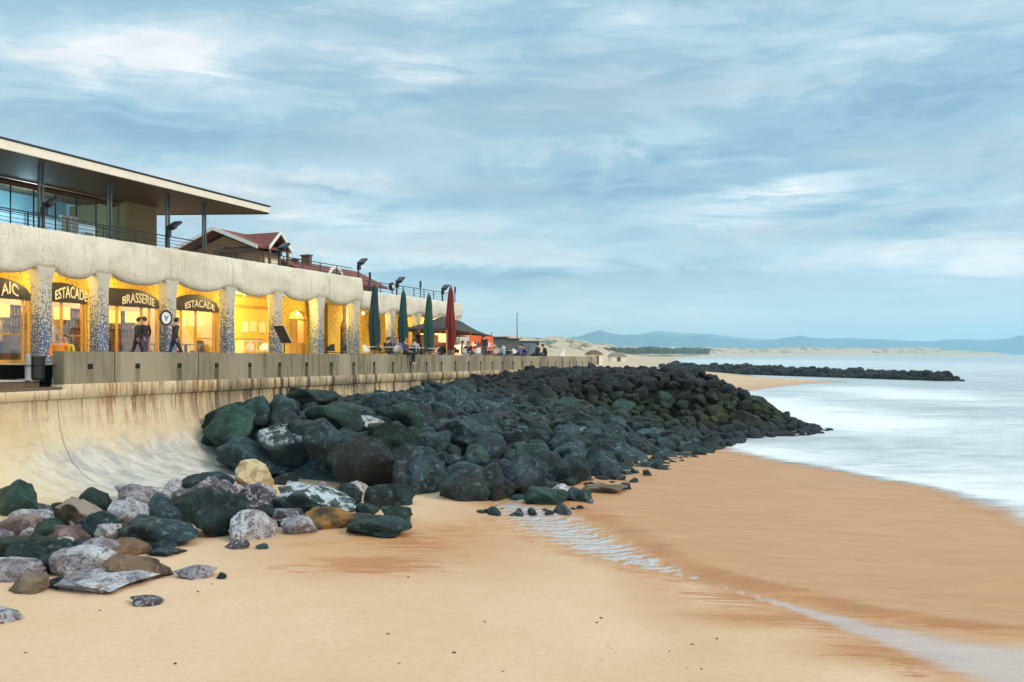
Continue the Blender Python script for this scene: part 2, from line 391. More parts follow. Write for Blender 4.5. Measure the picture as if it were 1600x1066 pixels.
    j2 = g.m('FRACT', g.m('DIVIDE', g.m('ADD', s_, g.m('MULTIPLY', g.noise(co, 1.2, 2), .10)), 1.7)); jd2 = g.ss(g.m('ABSOLUTE', g.m('SUBTRACT', j2, .5)), .487, .497)
    j3 = g.m('FRACT', g.m('DIVIDE', g.m('ADD', Z_, g.m('MULTIPLY', g.noise(co, 1.5, 2), .06)), .62)); jd3 = g.ss(g.m('ABSOLUTE', g.m('SUBTRACT', j3, .5)), .47, .495)
    c = g.mix(g.m('MULTIPLY', g.m('MULTIPLY', g.m('MAXIMUM', jd2, g.m('MULTIPLY', jd3, .7)), g.ss(g.noise(co, 1.1, 4), .42, .60)), .35), c, (.20, .15, .09))
    blot = g.noise(co, 3.5, 8, .72); c = g.mix(g.m('MULTIPLY', g.ss(blot, .52, .66), .35), c, (.36, .27, .16)); c = g.mix(g.m('MULTIPLY', g.ss(blot, .44, .34), .3), c, (.74, .68, .56))
    c = g.mix(g.m('MULTIPLY', cm, .6), c, (.10, .075, .05))
    nm = g.bump(g.m('ADD', g.noise(co, 6, 8, .7), g.m('MULTIPLY', cm, -1.0)), .6, .05)
    g.out(g.bsdf(c, .8, nm)); return m
M['seawall'] = mk_seawall()
def mk_tiles():
    m, g = newmat('red_roof_tiles'); co = obco(g)
    c = g.mix(g.noise(co, 5, 5), (.13, .03, .02), (.30, .07, .04))
    wv = g.n('ShaderNodeTexWave', wave_type='BANDS', bands_direction='X', inp={'Scale': 3.0, 'Distortion': .5}); g.put(wv.inputs['Vector'], co)
    g.out(g.bsdf(g.mix(g.m('MULTIPLY', wv.outputs[0], .4), c, (.08, .02, .012)), .7, g.bump(wv.outputs[0], .6, .03))); return m
M['tiles'] = mk_tiles()
def mk_paving():
    m, g = newmat('promenade_paving'); co = geoco(g)
    g.out(g.bsdf(g.mix(g.noise(co, 3, 6), (.16, .15, .13), (.26, .25, .22)), .7, g.bump(g.noise(co, 20), .5, .01))); return m
M['paving'] = mk_paving()
M['step_dark'] = plain('dark_step_riser', (.035, .03, .028), .6, var=.4)
M['step_brown'] = plain('brown_step_riser', (.12, .08, .05), .7, var=.4)
M['step_pale'] = plain('worn_step_tread', (.40, .38, .34), .7)
# ------------------------------------------------------------------ terrain
SH = [(-40, 9), (0, 10.5), (8, 11.2), (14, 11.6), (18.4, 11.6), (21.8, 12.6), (24.8, 12.7), (28.4, 11.4), (31.8, 10.0), (35.4, 8.8), (40, 8.6), (48, 7), (60, 10), (76, 17), (91, 24.6), (105, 33.5), (117, 42), (122, 49), (127, 49),
      (140, 42), (200, 52), (413, 86), (597, 116), (900, 190), (1075, 262), (1344, 525), (1536, 840), (1640, 1010), (1700, 1080), (2300, 1060), (3500, 600), (9000, -2000)]
SHY = np.array([a for a, b in SH], float); SHX = np.array([b for a, b in SH], float)
def shore_d(X, Y):
    xs = np.interp(Y, SHY, SHX); e = 2.0 + Y * .01
    sl_ = (np.interp(Y + e, SHY, SHX) - np.interp(Y - e, SHY, SHX)) / (2 * e)
    return (xs - X) / np.sqrt(1 + sl_ ** 2)
def sstep(x, a, b):
    t = np.clip((x - a) / (b - a), 0, 1); return t * t * (3 - 2 * t)
# the runnel of sea water that crosses the beach (world x, y)
STR = [gpix(a, b, .25) for a, b in ((800, 795), (850, 818), (915, 850), (975, 873), (1040, 893), (1110, 912), (1180, 932), (1260, 952), (1340, 975), (1430, 998), (1520, 1020), (1620, 1042), (1760, 1075))]
STW = [.8, 1.0, .85, .6, .24, .04, .14, .30, .52, .85, 1.25, 1.7, 2.2]
def stream(X, Y):
    best = np.full(np.shape(X), 99.0); wid = np.full(np.shape(X), .3); tt = np.zeros(np.shape(X)); side = np.zeros(np.shape(X)); L = 0
    for i in range(len(STR) - 1):
        a, b = STR[i], STR[i + 1]; dx, dy = b.x - a.x, b.y - a.y; l2 = dx * dx + dy * dy
        t = np.clip(((X - a.x) * dx + (Y - a.y) * dy) / l2, 0, 1)
        d = np.hypot(X - a.x - t * dx, Y - a.y - t * dy); c = d < best
        best = np.where(c, d, best); wid = np.where(c, STW[i] * (1 - t) + STW[i + 1] * t, wid); tt = np.where(c, L + t * math.sqrt(l2), tt)
        side = np.where(c, np.sign(dx * (Y - a.y) - dy * (X - a.x)), side)
        L += math.sqrt(l2)
    return best, wid, tt, side
def T(X, Y, micro=True):
    X = np.asarray(X, float); Y = np.asarray(Y, float)
    d = shore_d(X, Y)
    zm = .62 + 2.2 * sstep(Y, 70, 170); sl_ = .05 + .02 * sstep(Y, 60, 90)
    z = np.where(d > 0, zm * (1 - np.exp(-np.maximum(d, 0) * sl_ / zm)), np.maximum(d * .05, -1.2))
    z = z - .14 * np.exp(-((X + 11) ** 2 / 30 + (Y - 18) ** 2 / 60))        # sand banked against the wall foot
    z = z + (Y < 45) * (.012 * np.sin(X * 1.1 + 2 * np.sin(Y * .35)) * np.sin(Y * .9 + X * .3) + .007 * np.sin(X * 2.3 - Y * 1.7) * np.sin(Y * 2.9 + 1.3 * np.sin(X * .8)))
    b, w_, t_, sd_ = stream(X, Y)
    z = z - .05 * np.exp(-(b / (w_ + .25)) ** 2) * (Y < 30) + .03 * np.exp(-((b - w_ - .7) / .5) ** 2) * (sd_ > 0) * (Y < 30)
    return z
def Tp(x, y): return float(T(np.array([x]), np.array([y]))[0])
def G_(px, py):
    """point of the beach seen in the direction of a photo pixel"""
    z = .4
    for _ in range(12):
        q = gpix(px, py, z); z = .5 * z + .5 * Tp(q.x, q.y)
    return gpix(px, py, z)
def grid_axis(parts):
    out = []
    for a, b, st in parts:
        n = max(1, int(round((b - a) / st))); out += [a + (b - a) * i / n for i in range(n)]
    out.append(parts[-1][1]); return np.array(out)
def geo_axis(a, b, n): return list(a * (b / a) ** (np.arange(1, n + 1) / n))
ys = np.concatenate([grid_axis([(-30, 4, 2), (4, 50, .2), (50, 130, .8)]), geo_axis(130, 4950, 140)])
xs = np.concatenate([-np.array(geo_axis(22, 2900, 30))[::-1], grid_axis([(-22, 16, .2), (16, 60, .8)]), geo_axis(60, 4000, 100)])
def sheet(name, xs, ys, zf, mat, attrs):
    XX, YY = np.meshgrid(xs, ys); Z_ = zf(XX, YY)
    nx, ny = len(xs), len(ys)
    v = np.stack([XX, YY, Z_], -1).reshape(-1, 3)
    idx = np.arange(nx * ny).reshape(ny, nx)
    f = np.stack([idx[:-1, :-1], idx[:-1, 1:], idx[1:, 1:], idx[1:, :-1]], -1).reshape(-1, 4)
    me = bpy.data.meshes.new(name); me.vertices.add(len(v)); me.vertices.foreach_set('co', v.ravel())
    me.loops.add(len(f) * 4); me.loops.foreach_set('vertex_index', f.ravel().astype(np.int32))
    me.polygons.add(len(f)); me.polygons.foreach_set('loop_start', np.arange(0, len(f) * 4, 4, dtype=np.int32))
    me.update(calc_edges=True); me.polygons.foreach_set('use_smooth', np.ones(len(f), bool))
    for an, fn in attrs.items():
        a = me.attributes.new(an, 'FLOAT', 'POINT'); a.data.foreach_set('value', fn(XX, YY, Z_).ravel().astype(np.float32))
    me.materials.append(mat); return link(bpy.data.objects.new(name, me))
def dunes(XX, YY):
    z = T(XX, YY); d = shore_d(XX, YY)
    m = (YY > 170) & (d > 20) & (YY < 6000)
    ii = np.argwhere(m)
    for i, j in ii:
        x, y = XX[i, j], YY[i, j]; dd = d[i, j]
        r = min(1, max(0, (dd - 22 - y * .012) / (14 + y * .03))); r = r * r * (3 - 2 * r)
        fr = min(1, (y - 170) / 260)
        n = mn.noise((x * .010, y * .004, 0)) * .9 + mn.noise((x * .035, y * .012, 3)) * .8 + mn.noise((x * .09, y * .03, 7)) * .45
        hmax = 8.6 if y < 700 else 8.6 + (y - 700) * .0028
        z[i, j] += r * fr * hmax * (.95 + .55 * n)
    # inland ground behind the seawall: made-up ground under the promenade and buildings
    s_ = XX * sa + YY * ca; p_ = -XX * ca + YY * sa
    fill = sstep(p_, 20.1, 20.6) * (s_ > 4) * (s_ < 67)
    return np.where(fill > 0, z * (1 - fill) + 2.9 * fill, z)
WET = [(640, 850, 240, 42, .62), (950, 800, 45, 70, .6), (1000, 850, 110, 30, .6), (1300, 900, 260, 20, .45), (1180, 965, 150, 16, .7), (1380, 1020, 120, 22, .8), (760, 815, 110, 30, .45),
       (1080, 745, 110, 20, .5), (1350, 960, 200, 26, .5)]
STK = [(580, 882, 170, 18, 1.0), (480, 850, 70, 8, .6), (650, 850, 80, 22, .9), (600, 893, 110, 8, 1.0), (720, 828, 80, 18, .75), (940, 800, 40, 40, .6), (1060, 905, 90, 14, .7), (1150, 935, 120, 14, .8), (1290, 975, 170, 16, .9), (1420, 1025, 120, 22, 1.0), (1000, 745, 60, 14, .6)]
STKW = []
WETW = []
for (a, b, c_, d_, e_) in WET:
    q = G_(a, b); q1 = G_(a + c_, b); q2 = G_(a, b - d_)
    WETW.append((q.x, q.y, abs(q1.x - q.x), abs(q2.y - q.y), e_))
for (a, b, c_, d_, e_) in STK:
    q = G_(a, b); q1 = G_(a + c_, b); q2 = G_(a, b - d_)
    STKW.append((q.x, q.y, abs(q1.x - q.x), abs(q2.y - q.y), e_))
def streak(X, Y, Z_):
    v = X * 0
    for (x0, y0, rx, ry, e_) in STKW: v = np.maximum(v, e_ * np.exp(-((X - x0) / rx) ** 2 - ((Y - y0) / ry) ** 2))
    b, w_, t_, sd_ = stream(X, Y)
    return np.maximum(v, .62 * np.exp(-((b - w_ - .25) / .35) ** 2) * (Y < 30) * (t_ > 1))
def wet(X, Y, Z_):
    d = shore_d(X, Y); v = .8 * np.exp(-np.maximum(d, 0) / 1.6)
    # the lower beach right of the runnel stays damp
    v = np.maximum(v, .42 * sstep(-X * .15 + 1.7 - (Y - 10) * 0, 0, 0.01) * 0)
    b, w_, t_, sd_ = stream(X, Y)
    v = np.maximum(v, .62 * (sd_ > 0) * sstep(b, 0, 1.2) * (Y < 40))
    v = np.maximum(v, .75 * np.exp(-(b / (w_ + .35)) ** 2) * (Y < 30)); v = np.maximum(v, 1.05 * np.exp(-((b - w_ - .35) / .45) ** 2) * (sd_ > 0) * (Y < 30))
    for (x0, y0, rx, ry, e_) in WETW: v = np.maximum(v, e_ * np.exp(-((X - x0) / rx) ** 2 - ((Y - y0) / ry) ** 2))
    return v * (Y < 60) + .5 * np.exp(-np.maximum(d, 0) / 6) * (Y >= 60)
def film(X, Y, Z_):
    b, w_, t_, _ = stream(X, Y); return np.exp(-(b / w_) ** 2 * 1.2) * (Y < 30)
def streamt(X, Y, Z_):
    return stream(X, Y)[2]
def mk_sand():
    m, g = newmat('beach_sand'); co = geoco(g)
    at = lambda n: g.n('ShaderNodeAttribute', attribute_name=n).outputs['Fac']
    wet_, film_, st_ = at('wet'), at('film'), at('run')
    X_, Y_, Z_ = g.xyz(co)
    n1 = g.noise(co, .25, 6, .6); n2 = g.noise(g.sc3(co, .35, 1.6, 1), 1.1, 7, .62); fine = g.noise(co, 60, 3, .7); mid = g.noise(co, 9, 6, .7)
    dry = g.mix(g.ss(n1, .3, .7), (.61, .395, .23), (.68, .475, .31))
    dry = g.mix(g.m('MULTIPLY', g.ss(mid, .4, .7), .25), dry, (.48, .30, .15))
    wetc = g.mix(g.ss(n2, .3, .7), (.40, .165, .045), (.54, .26, .09))
    wv = g.m('ADD', wet_, g.m('MULTIPLY', g.m('SUBTRACT', n2, .5), .8))
    n4 = g.noise(g.sc3(co, .55, 3.2, 1), 1.3, 6, .65, .8)
    wv = g.m('ADD', wv, g.m('MULTIPLY', g.m('MULTIPLY', g.m('SUBTRACT', n4, .5), g.ss(wet_, .45, .8)), 1.6)); wv = g.m('MULTIPLY', g.ss(wv, -.15, .95), g.ss(wet_, .02, .25))
    c = g.mix(wv, dry, wetc)
    n5 = g.noise(g.sc3(g.add3(co, (3, 9, 0)), .8, 6.0, 1), 1.2, 8, .68, 1.2)
    sk = g.ss(g.m('ADD', at('streak'), g.m('MULTIPLY', g.m('SUBTRACT', n5, .5), 3.4)), .50, .95); sk = g.m('MULTIPLY', sk, g.ss(at('streak'), .06, .3))
    c = g.mix(g.m('MULTIPLY', sk, .85), c, (.42, .15, .03))
    wv = g.m('MAXIMUM', wv, sk)
    farm = g.ss(Y_, 60, 260)                    # pale dry dune sand with marram patches
    dune = g.mix(g.noise(g.sc3(co, .02, .006, .3), 1, 6, .6), (.46, .345, .22), (.60, .47, .33))
    gr = g.ss(g.noise(g.sc3(co, .09, .02, .2), 1.0, 7, .75), .50, .58)
    dune = g.mix(g.m('MULTIPLY', gr, g.ss(Z_, 4.0, 6.5)), dune, (.10, .11, .06))
    c = g.mix(farm, c, dune)
    # small dark bits of shell and weed
    sp = g.vor(co, 3.2); rn = g.xyz(g.vor(co, 3.2, out='Color'))[0]
    spk = g.m('MULTIPLY', g.ss(sp, .05, .03), g.m('LESS_THAN', rn, .13))
    c = g.mix(g.m('MULTIPLY', spk, g.m('LESS_THAN', Y_, 40.0)), c, (.12, .08, .06))
    sp = g.vor(co, 11); rn = g.xyz(g.vor(co, 11, out='Color'))[1]
    c = g.mix(g.m('MULTIPLY', g.m('MULTIPLY', g.ss(sp, .14, .08), g.m('LESS_THAN', rn, .10)), g.m('LESS_THAN', Y_, 30.0)), c, (.30, .19, .11))
    # water film, ripples across the flow; foam and sky reflection put in colour
    rp = g.m('SINE', g.m('ADD', g.m('MULTIPLY', st_, 17.0), g.m('MULTIPLY', g.noise(co, 1.3, 4, .6), 24.0)))
    upper = g.ss(st_, 8.5, 6.0)
    fm = g.m('ADD', film_, g.m('ADD', g.m('MULTIPLY', g.m('MULTIPLY', rp, upper), .30), g.m('MULTIPLY', g.m('SUBTRACT', n2, .5), 1.0)))
    fm = g.ss(fm, .42, .95); fm = g.m('MULTIPLY', fm, g.ss(film_, .12, .4))
    c = g.mix(g.m('MULTIPLY', fm, g.m('ADD', .50, g.m('MULTIPLY', upper, .30))), c, (.56, .56, .58))
    rough = g.m('SUBTRACT', .85, g.m('ADD', g.m('MULTIPLY', wv, .38), g.m('MULTIPLY', fm, .3)))
    h = g.m('ADD', g.m('ADD', g.m('MULTIPLY', fine, .12), g.m('MULTIPLY', mid, .5)), g.m('MULTIPLY', n2, .8))
    h = g.m('ADD', h, g.m('MULTIPLY', g.m('MULTIPLY', rp, g.ss(film_, .05, .5)), g.m('MULTIPLY', upper, .9)))
    g.out(g.bsdf(c, rough, g.bump(h, .55, .03))); return m
beach = tag(sheet('beach', xs, ys, dunes, mk_sand(), {'wet': wet, 'film': film, 'run': streamt, 'streak': streak}), kind='structure')
# ------------------------------------------------------------------ sea
def mk_sea():
    m, g = newmat('milky_sea'); co = geoco(g); X_, Y_, Z_ = g.xyz(co)
    dep = g.n('ShaderNodeAttribute', attribute_name='depth').outputs['Fac']
    fo = g.n('ShaderNodeAttribute', attribute_name='foam').outputs['Fac']
    lg = g.m('LOGARITHM', g.m('MAXIMUM', Y_, 2.0), 2.718)
    az_ = g.m('DIVIDE', X_, g.m('MAXIMUM', Y_, 2.0))
    # slow swells left by a long exposure: streaks parallel to the shore
    v = g.comb(g.m('MULTIPLY', X_, .12), g.m('MULTIPLY', Y_, .05), 0.0)
    s1 = g.noise(g.sc3(co, .10, .16, 1), 1, 7, .6, .6); s2 = g.noise(g.sc3(co, .40, 1.3, 1), 1, 8, .68, 1.6)
    s3 = g.noise(g.comb(g.m('MULTIPLY', az_, 4.0), g.m('MULTIPLY', lg, 9.0), 2.0), 1.4, 7, .6, .5)
    w_ = g.m('ADD', fo, g.m('ADD', g.m('MULTIPLY', g.m('SUBTRACT', s1, .5), .8), g.m('ADD', g.m('MULTIPLY', g.m('SUBTRACT', s2, .5), 1.2), g.m('MULTIPLY', g.m('SUBTRACT', s3, .5), .7))))
    w_ = g.ss(w_, -.05, .95)
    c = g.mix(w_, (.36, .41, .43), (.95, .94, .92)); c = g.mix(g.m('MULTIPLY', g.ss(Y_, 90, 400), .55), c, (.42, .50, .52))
    sh = g.bsdf(c, .38, g.bump(g.m('ADD', s2, g.m('MULTIPLY', s1, 2.0)), .45, .14), Specular_IOR_Level=.35)
    a = g.ss(g.m('ADD', dep, g.m('MULTIPLY', g.m('SUBTRACT', s2, .5), .07)), -.004, .075)
    t = g.n('ShaderNodeBsdfTransparent'); mx = g.n('ShaderNodeMixShader'); g.put(mx.inputs[0], a)
    g.t.links.new(t.outputs[0], mx.inputs[1]); g.t.links.new(sh, mx.inputs[2]); g.out(mx.outputs[0]); return m
FO = [(1250, 640, 170, 30, .5), (1400, 615, 110, 14, .55), (1330, 660, 140, 12, .35), (1480, 745, 160, 30, .25), (1180, 705, 120, 10, .35), (1200, 565, 260, 5, .5), (1150, 625, 60, 14, .45)]
FOW = [(gpix(a, b, 0), abs(gpix(a + c_, b, 0).x - gpix(a, b, 0).x), abs(gpix(a, b - d_ * .8, 0).y - gpix(a, b, 0).y), e_) for a, b, c_, d_, e_ in FO]
def foam(X, Y, Z_):
    v = .18 + .42 * np.exp(-np.maximum(-shore_d(X, Y), 0) / 3.5) * (Y < 60)
    for q, rx, ry, e_ in FOW: v = v + e_ * np.exp(-((X - q.x) / rx) ** 2 - ((Y - q.y) / ry) ** 2)
    return v
sxs = np.concatenate([grid_axis([(-40, 4, 4), (4, 18, .2), (18, 60, 1)]), geo_axis(60, 4000, 60)])
sys_ = np.concatenate([grid_axis([(-40, 4, 4), (4, 50, .25), (50, 135, 1)]), geo_axis(135, 4950, 80)])
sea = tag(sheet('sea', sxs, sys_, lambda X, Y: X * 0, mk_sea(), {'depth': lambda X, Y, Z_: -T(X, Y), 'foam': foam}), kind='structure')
# ------------------------------------------------------------------ mountains
def mk_mount(name, col):  # col also carries the blue of distant air, put into the hill colour
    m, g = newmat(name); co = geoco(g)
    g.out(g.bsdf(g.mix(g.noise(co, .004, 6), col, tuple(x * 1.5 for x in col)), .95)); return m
def ridge(name, Yd, prof, depth, mat, seed):
    px = [a for a, b in prof]; py = [b for a, b in prof]
    n = 260; vs = []; fs = []; rows = 9
    for i in range(n):
        x = px[0] + (px[-1] - px[0]) * i / (n - 1); h0 = EYE + (HOR - np.interp(x, px, py)) / F * Yd
        h0 += mn.noise((x * .05, seed, 0)) * 5 + mn.noise((x * .15, seed, 1)) * 2.5
        for r in range(rows):
            t = r / (rows - 1) * 2 - 1
            hh = h0 * (1 - abs(t) ** 1.3) + (mn.noise((x * .04, r * .8, seed)) * 12 * (1 - abs(t)) * abs(t) * 2) - 3 * abs(t)
            vs.append(((x - 800) / F * Yd, Yd + t * depth, hh))
    for i in range(n - 1):
        for r in range(rows - 1): fs.append((i * rows + r, (i + 1) * rows + r, (i + 1) * rows + r + 1, i * rows + r + 1))
    me = bpy.data.meshes.new(name); me.from_pydata(vs, [], fs); me.materials.append(mat)
    me.polygons.foreach_set('use_smooth', [True] * len(fs))
    return tag(link(bpy.data.objects.new(name, me)), kind='structure')
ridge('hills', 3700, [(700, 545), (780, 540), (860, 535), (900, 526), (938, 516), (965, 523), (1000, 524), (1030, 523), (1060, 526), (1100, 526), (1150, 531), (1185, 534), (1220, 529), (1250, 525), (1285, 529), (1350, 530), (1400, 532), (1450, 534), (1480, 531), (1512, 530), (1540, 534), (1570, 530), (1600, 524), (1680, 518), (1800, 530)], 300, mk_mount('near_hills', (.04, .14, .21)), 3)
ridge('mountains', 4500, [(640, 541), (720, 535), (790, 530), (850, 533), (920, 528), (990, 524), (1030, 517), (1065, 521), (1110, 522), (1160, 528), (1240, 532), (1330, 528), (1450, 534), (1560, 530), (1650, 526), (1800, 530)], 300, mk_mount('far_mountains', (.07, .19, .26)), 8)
# dark pine wood behind the dunes
def mk_wood():
    m, g = newmat('pine_foliage'); co = geoco(g)
    g.out(g.bsdf(g.mix(g.noise(co, .3, 5), (.02, .035, .02), (.05, .07, .04)), .9)); return m
mb = MB(); rnd = random.Random(5)
def tuft(mb, x, y, z, r, h):
    n = 7; v = []
    for k_ in range(n):
        t = 2 * math.pi * k_ / n; rr = r * rnd.uniform(.7, 1.2); v.append((x + rr * math.cos(t), y + rr * math.sin(t), z))
    for k_ in range(n):
        t = 2 * math.pi * k_ / n + .3; rr = r * rnd.uniform(.6, 1.1); v.append((x + rr * math.cos(t), y + rr * math.sin(t), z + h * rnd.uniform(.5, .8)))
    v.append((x + rnd.uniform(-.3, .3) * r, y, z + h))
    f = [(k_, (k_ + 1) % n, n + (k_ + 1) % n, n + k_) for k_ in range(n)] + [(n + k_, n + (k_ + 1) % n, 2 * n) for k_ in range(n)]
    mb.mesh(v, f)
for px in np.arange(880, 1118, 1.1):
    Yd = 660 + rnd.uniform(-30, 60) + max(0, px - 960) * 3.6; xx = (px - 800) / F * Yd
    yt = 543.5 + rnd.uniform(-1.5, 1.2) + (mn.noise((px * .03, 0, 0)) * 3); zt = EYE + (HOR - yt) / F * Yd
    if mn.noise((px * .05, 4, 0)) > -.35: tuft(mb, xx, Yd, 4, rnd.uniform(2, 4) * Yd / 700, (zt - 4) * (1 + .16 * mn.noise((px * .35, 1, 0)) - .3 * max(0, (px - 1085) / 35)))
for px in np.arange(1105, 1480, 1.6):
    Yd = 1500 + (px - 1105) * 1.2; xx = (px - 800) / F * Yd
    yt = 547.2 + (px - 1105) * .0085 + rnd.uniform(-.5, .5); zt = EYE + (HOR - yt) / F * Yd
    if mn.noise((px * .03, 8, 0)) > -.2 + (px - 1105) / 900: tuft(mb, xx, Yd, 2, rnd.uniform(3, 6), zt - 2)
o = mb.build('pine_wood', mk_wood()); o.rotation_euler.z = 0; tag(o, kind='stuff')
# ------------------------------------------------------------------ rocks
def rock_mesh(seed, sub=4, ang=8):
    r = random.Random(seed); bm = bmesh.new(); bmesh.ops.create_icosphere(bm, subdivisions=sub, radius=1)
    planes = []
    for _ in range(ang):
        n = Vector((r.gauss(0, 1), r.gauss(0, 1), r.gauss(0, 1))).normalized(); planes.append((n, r.uniform(.50, .90)))
    off = Vector((r.uniform(0, 99), r.uniform(0, 99), r.uniform(0, 99)))
    for v in bm.verts:
        c = v.co.copy()
        for n, d in planes:
            h = c.dot(n)
            if h > d: c -= n * (h - d) * .96
        c *= 1 + .22 * mn.noise(c * 1.3 + off) + .12 * mn.noise(c * 3.2 + off) + .055 * mn.noise(c * 7 + off) + (.03 * mn.noise(c * 15 + off) if sub > 3 else 0)
        v.co = c
    # normalise to a unit box (-1..1)
    lo = [min(v.co[i] for v in bm.verts) for i in range(3)]; hi = [max(v.co[i] for v in bm.verts) for i in range(3)]
    for v in bm.verts:
        for i in range(3): v.co[i] = (v.co[i] - lo[i]) / (hi[i] - lo[i]) * 2 - 1
    me = bpy.data.meshes.new('rock'); bm.to_mesh(me); bm.free()
    me.polygons.foreach_set('use_smooth', [True] * len(me.polygons)); return me
RM = [rock_mesh(11 + i, 4, 15 + i % 8) for i in range(14)]
RL = [rock_mesh(71 + i, 3, 14) for i in range(8)]
def mk_rock(name, kind):
    m, g = newmat(name); oc = obco(g); co = geoco(g)
    rn = g.n('ShaderNodeObjectInfo').outputs['Random']; ra = g.n('ShaderNodeAttribute', attribute_name='rnd').outputs['Fac']
    rn = g.m('FRACT', g.m('ADD', rn, ra))
    r2 = g.m('FRACT', g.m('MULTIPLY', rn, 17.3))
    sh = g.comb(g.m('MULTIPLY', rn, 30.0), 0.0, 0.0); v = g.add3(co, sh)
    nz = g.xyz(g.n('ShaderNodeNewGeometry').outputs['Normal'])[2]
    n1 = g.noise(v, 1.6, 7, .62); n2 = g.noise(v, 7, 8, .7); n3 = g.noise(v, 22, 5, .7)
    sp = g.ss(g.noise(v, 13, 6, .75), .54, .64)
    if kind == 'dark':
        s_ = g.m('ADD', g.m('MULTIPLY', g.xyz(co)[0], sa), g.m('MULTIPLY', g.xyz(co)[1], ca))
        a = g.mix(rn, (.022, .080, .076), (.038, .068, .092)); a = g.mix(g.ss(r2, .80, .95), a, (.045, .04, .036)); a = g.mix(g.ss(r2, .25, .05), a, (.012, .022, .026))
        b = g.mix(r2, (.004, .016, .016), (.007, .014, .020))
        c = g.mix(g.ss(n1, .35, .62), b, a); c = g.mix(g.m('MULTIPLY', g.ss(g.noise(v, 5, 9, .78), .53, .64), .85), c, (.15, .26, .26)); c = g.mix(g.m('MULTIPLY', g.ss(n3, .50, .62), .6), c, (.006, .010, .012))  # pale patches, also those further down, are highlights put into the colour
        c = g.mix(g.m('MULTIPLY', sp, .3), c, (.012, .016, .018))
        c = g.mix(g.m('MULTIPLY', g.ss(g.noise(v, 2.2, 7, .75), .60, .68), .5), c, (.22, .33, .33))
        # lower, weedier stones by the groyne head are olive, the top of the groyne is brown-black
        far = g.m('MULTIPLY', g.ss(s_, 36, 42), 1.0)
        Zc = g.xyz(co)[2]
        alg = g.mix(g.ss(n1, .35, .65), (.003, .006, .002), (.034, .046, .006)); blk = g.mix(g.ss(n2, .4, .65), (.004, .004, .004), (.020, .017, .018))
        fc = g.mix(g.ss(g.m('ADD', Zc, g.m('MULTIPLY', n1, 1.2)), 2.2, 3.0), alg, blk)
        fc = g.mix(g.ss(Zc, .8, .35), fc, (.016, .020, .028))
        fc = g.mix(g.ss(g.xyz(co)[1], 80, 110), fc, (.010, .013, .012)); c = g.mix(far, c, fc); rough = .55
    elif kind == 'pale':
        c = g.mix(g.ss(n1, .35, .65), (.26, .25, .29), (.66, .67, .70)); c = g.mix(g.m('MULTIPLY', g.ss(g.noise(v, 9, 8, .8, .8), .50, .57), .85), c, (.07, .05, .08))
        c = g.mix(g.m('MULTIPLY', g.ss(g.noise(v, 4, 5), .56, .66), .6), c, (.22, .13, .08)); rough = .7
    elif kind == 'purple':
        c = g.mix(g.ss(n1, .35, .65), (.04, .04, .05), (.15, .14, .17)); c = g.mix(g.m('MULTIPLY', g.ss(g.noise(v, 6, 6, .7, 1.5), .53, .6), .8), c, (.50, .48, .52)); rough = .6
    elif kind == 'brown':
        c = g.mix(g.ss(n1, .35, .65), (.06, .035, .022), (.22, .14, .085)); c = g.mix(g.m('MULTIPLY', sp, .6), c, (.34, .26, .22)); rough = .7
    elif kind == 'orange':
        c = g.mix(g.ss(n1, .4, .6), (.05, .045, .03), (.33, .17, .05)); c = g.mix(g.m('MULTIPLY', sp, .6), c, (.05, .035, .02)); rough = .7
    elif kind == 'tan':
        c = g.mix(g.ss(n1, .3, .7), (.12, .09, .06), (.30, .24, .17)); c = g.mix(g.m('MULTIPLY', sp, .4), c, (.12, .08, .05)); rough = .75
    elif kind == 'yellow':
        c = g.mix(g.ss(n1, .5, .62), (.70, .60, .36), (.42, .30, .15)); rough = .7
    elif kind == 'pink':
        c = g.mix(g.ss(n1, .35, .65), (.10, .065, .06), (.32, .24, .22)); c = g.mix(g.m('MULTIPLY', g.ss(g.noise(v, 9, 8, .8, .8), .50, .57), .7), c, (.07, .04, .05)); rough = .75
    elif kind == 'whitepatch':
        c = g.mix(g.ss(n1, .35, .62), (.012, .030, .032), (.035, .062, .066))
        pt = g.m('MULTIPLY', g.ss(nz, .35, .75), g.ss(g.noise(v, 3.0, 7, .7), .46, .56)); c = g.mix(pt, c, (.55, .64, .68)); rough = .5
    elif kind == 'slab':
        c = g.mix(g.ss(n1, .35, .65), (.05, .035, .025), (.12, .085, .06)); c = g.mix(g.ss(nz, .3, .6), c, (.33, .27, .22)); rough = .7
    elif kind == 'green':
        c = g.mix(g.ss(n1, .35, .62), (.005, .022, .018), (.022, .064, .050)); c = g.mix(g.m('MULTIPLY', g.ss(n2, .54, .68), .7), c, (.10, .17, .15)); c = g.mix(g.m('MULTIPLY', g.ss(n3, .50, .62), .5), c, (.006, .012, .010)); rough = .5  # lighter patches on the green rock are painted highlights
    if kind in ('dark', 'green'):
        vr = g.m('ADD', .45, g.m('MULTIPLY', g.m('POWER', g.m('FRACT', g.m('MULTIPLY', rn, 7.77)), 1.6), 1.0)); vv = g.n('ShaderNodeVectorMath', operation='SCALE'); g.put(vv.inputs[0], c); g.put(vv.inputs['Scale'], vr); c = vv.outputs[0]
    h = g.m('ADD', g.m('MULTIPLY', n1, 1.0), g.m('ADD', g.m('MULTIPLY', n2, .55), g.m('MULTIPLY', n3, .22)))
    g.out(g.bsdf(c, g.m('ADD', rough, g.m('MULTIPLY', n2, .15)), g.bump(h, 1.0, .16), Specular_IOR_Level=.35)); return m
RK = {k_: mk_rock('rock_' + k_, k_) for k_ in ('dark', 'pale', 'purple', 'brown', 'orange', 'tan', 'yellow', 'pink', 'whitepatch', 'slab', 'green')}
for me in RM + RL: me.materials.append(RK['dark'])
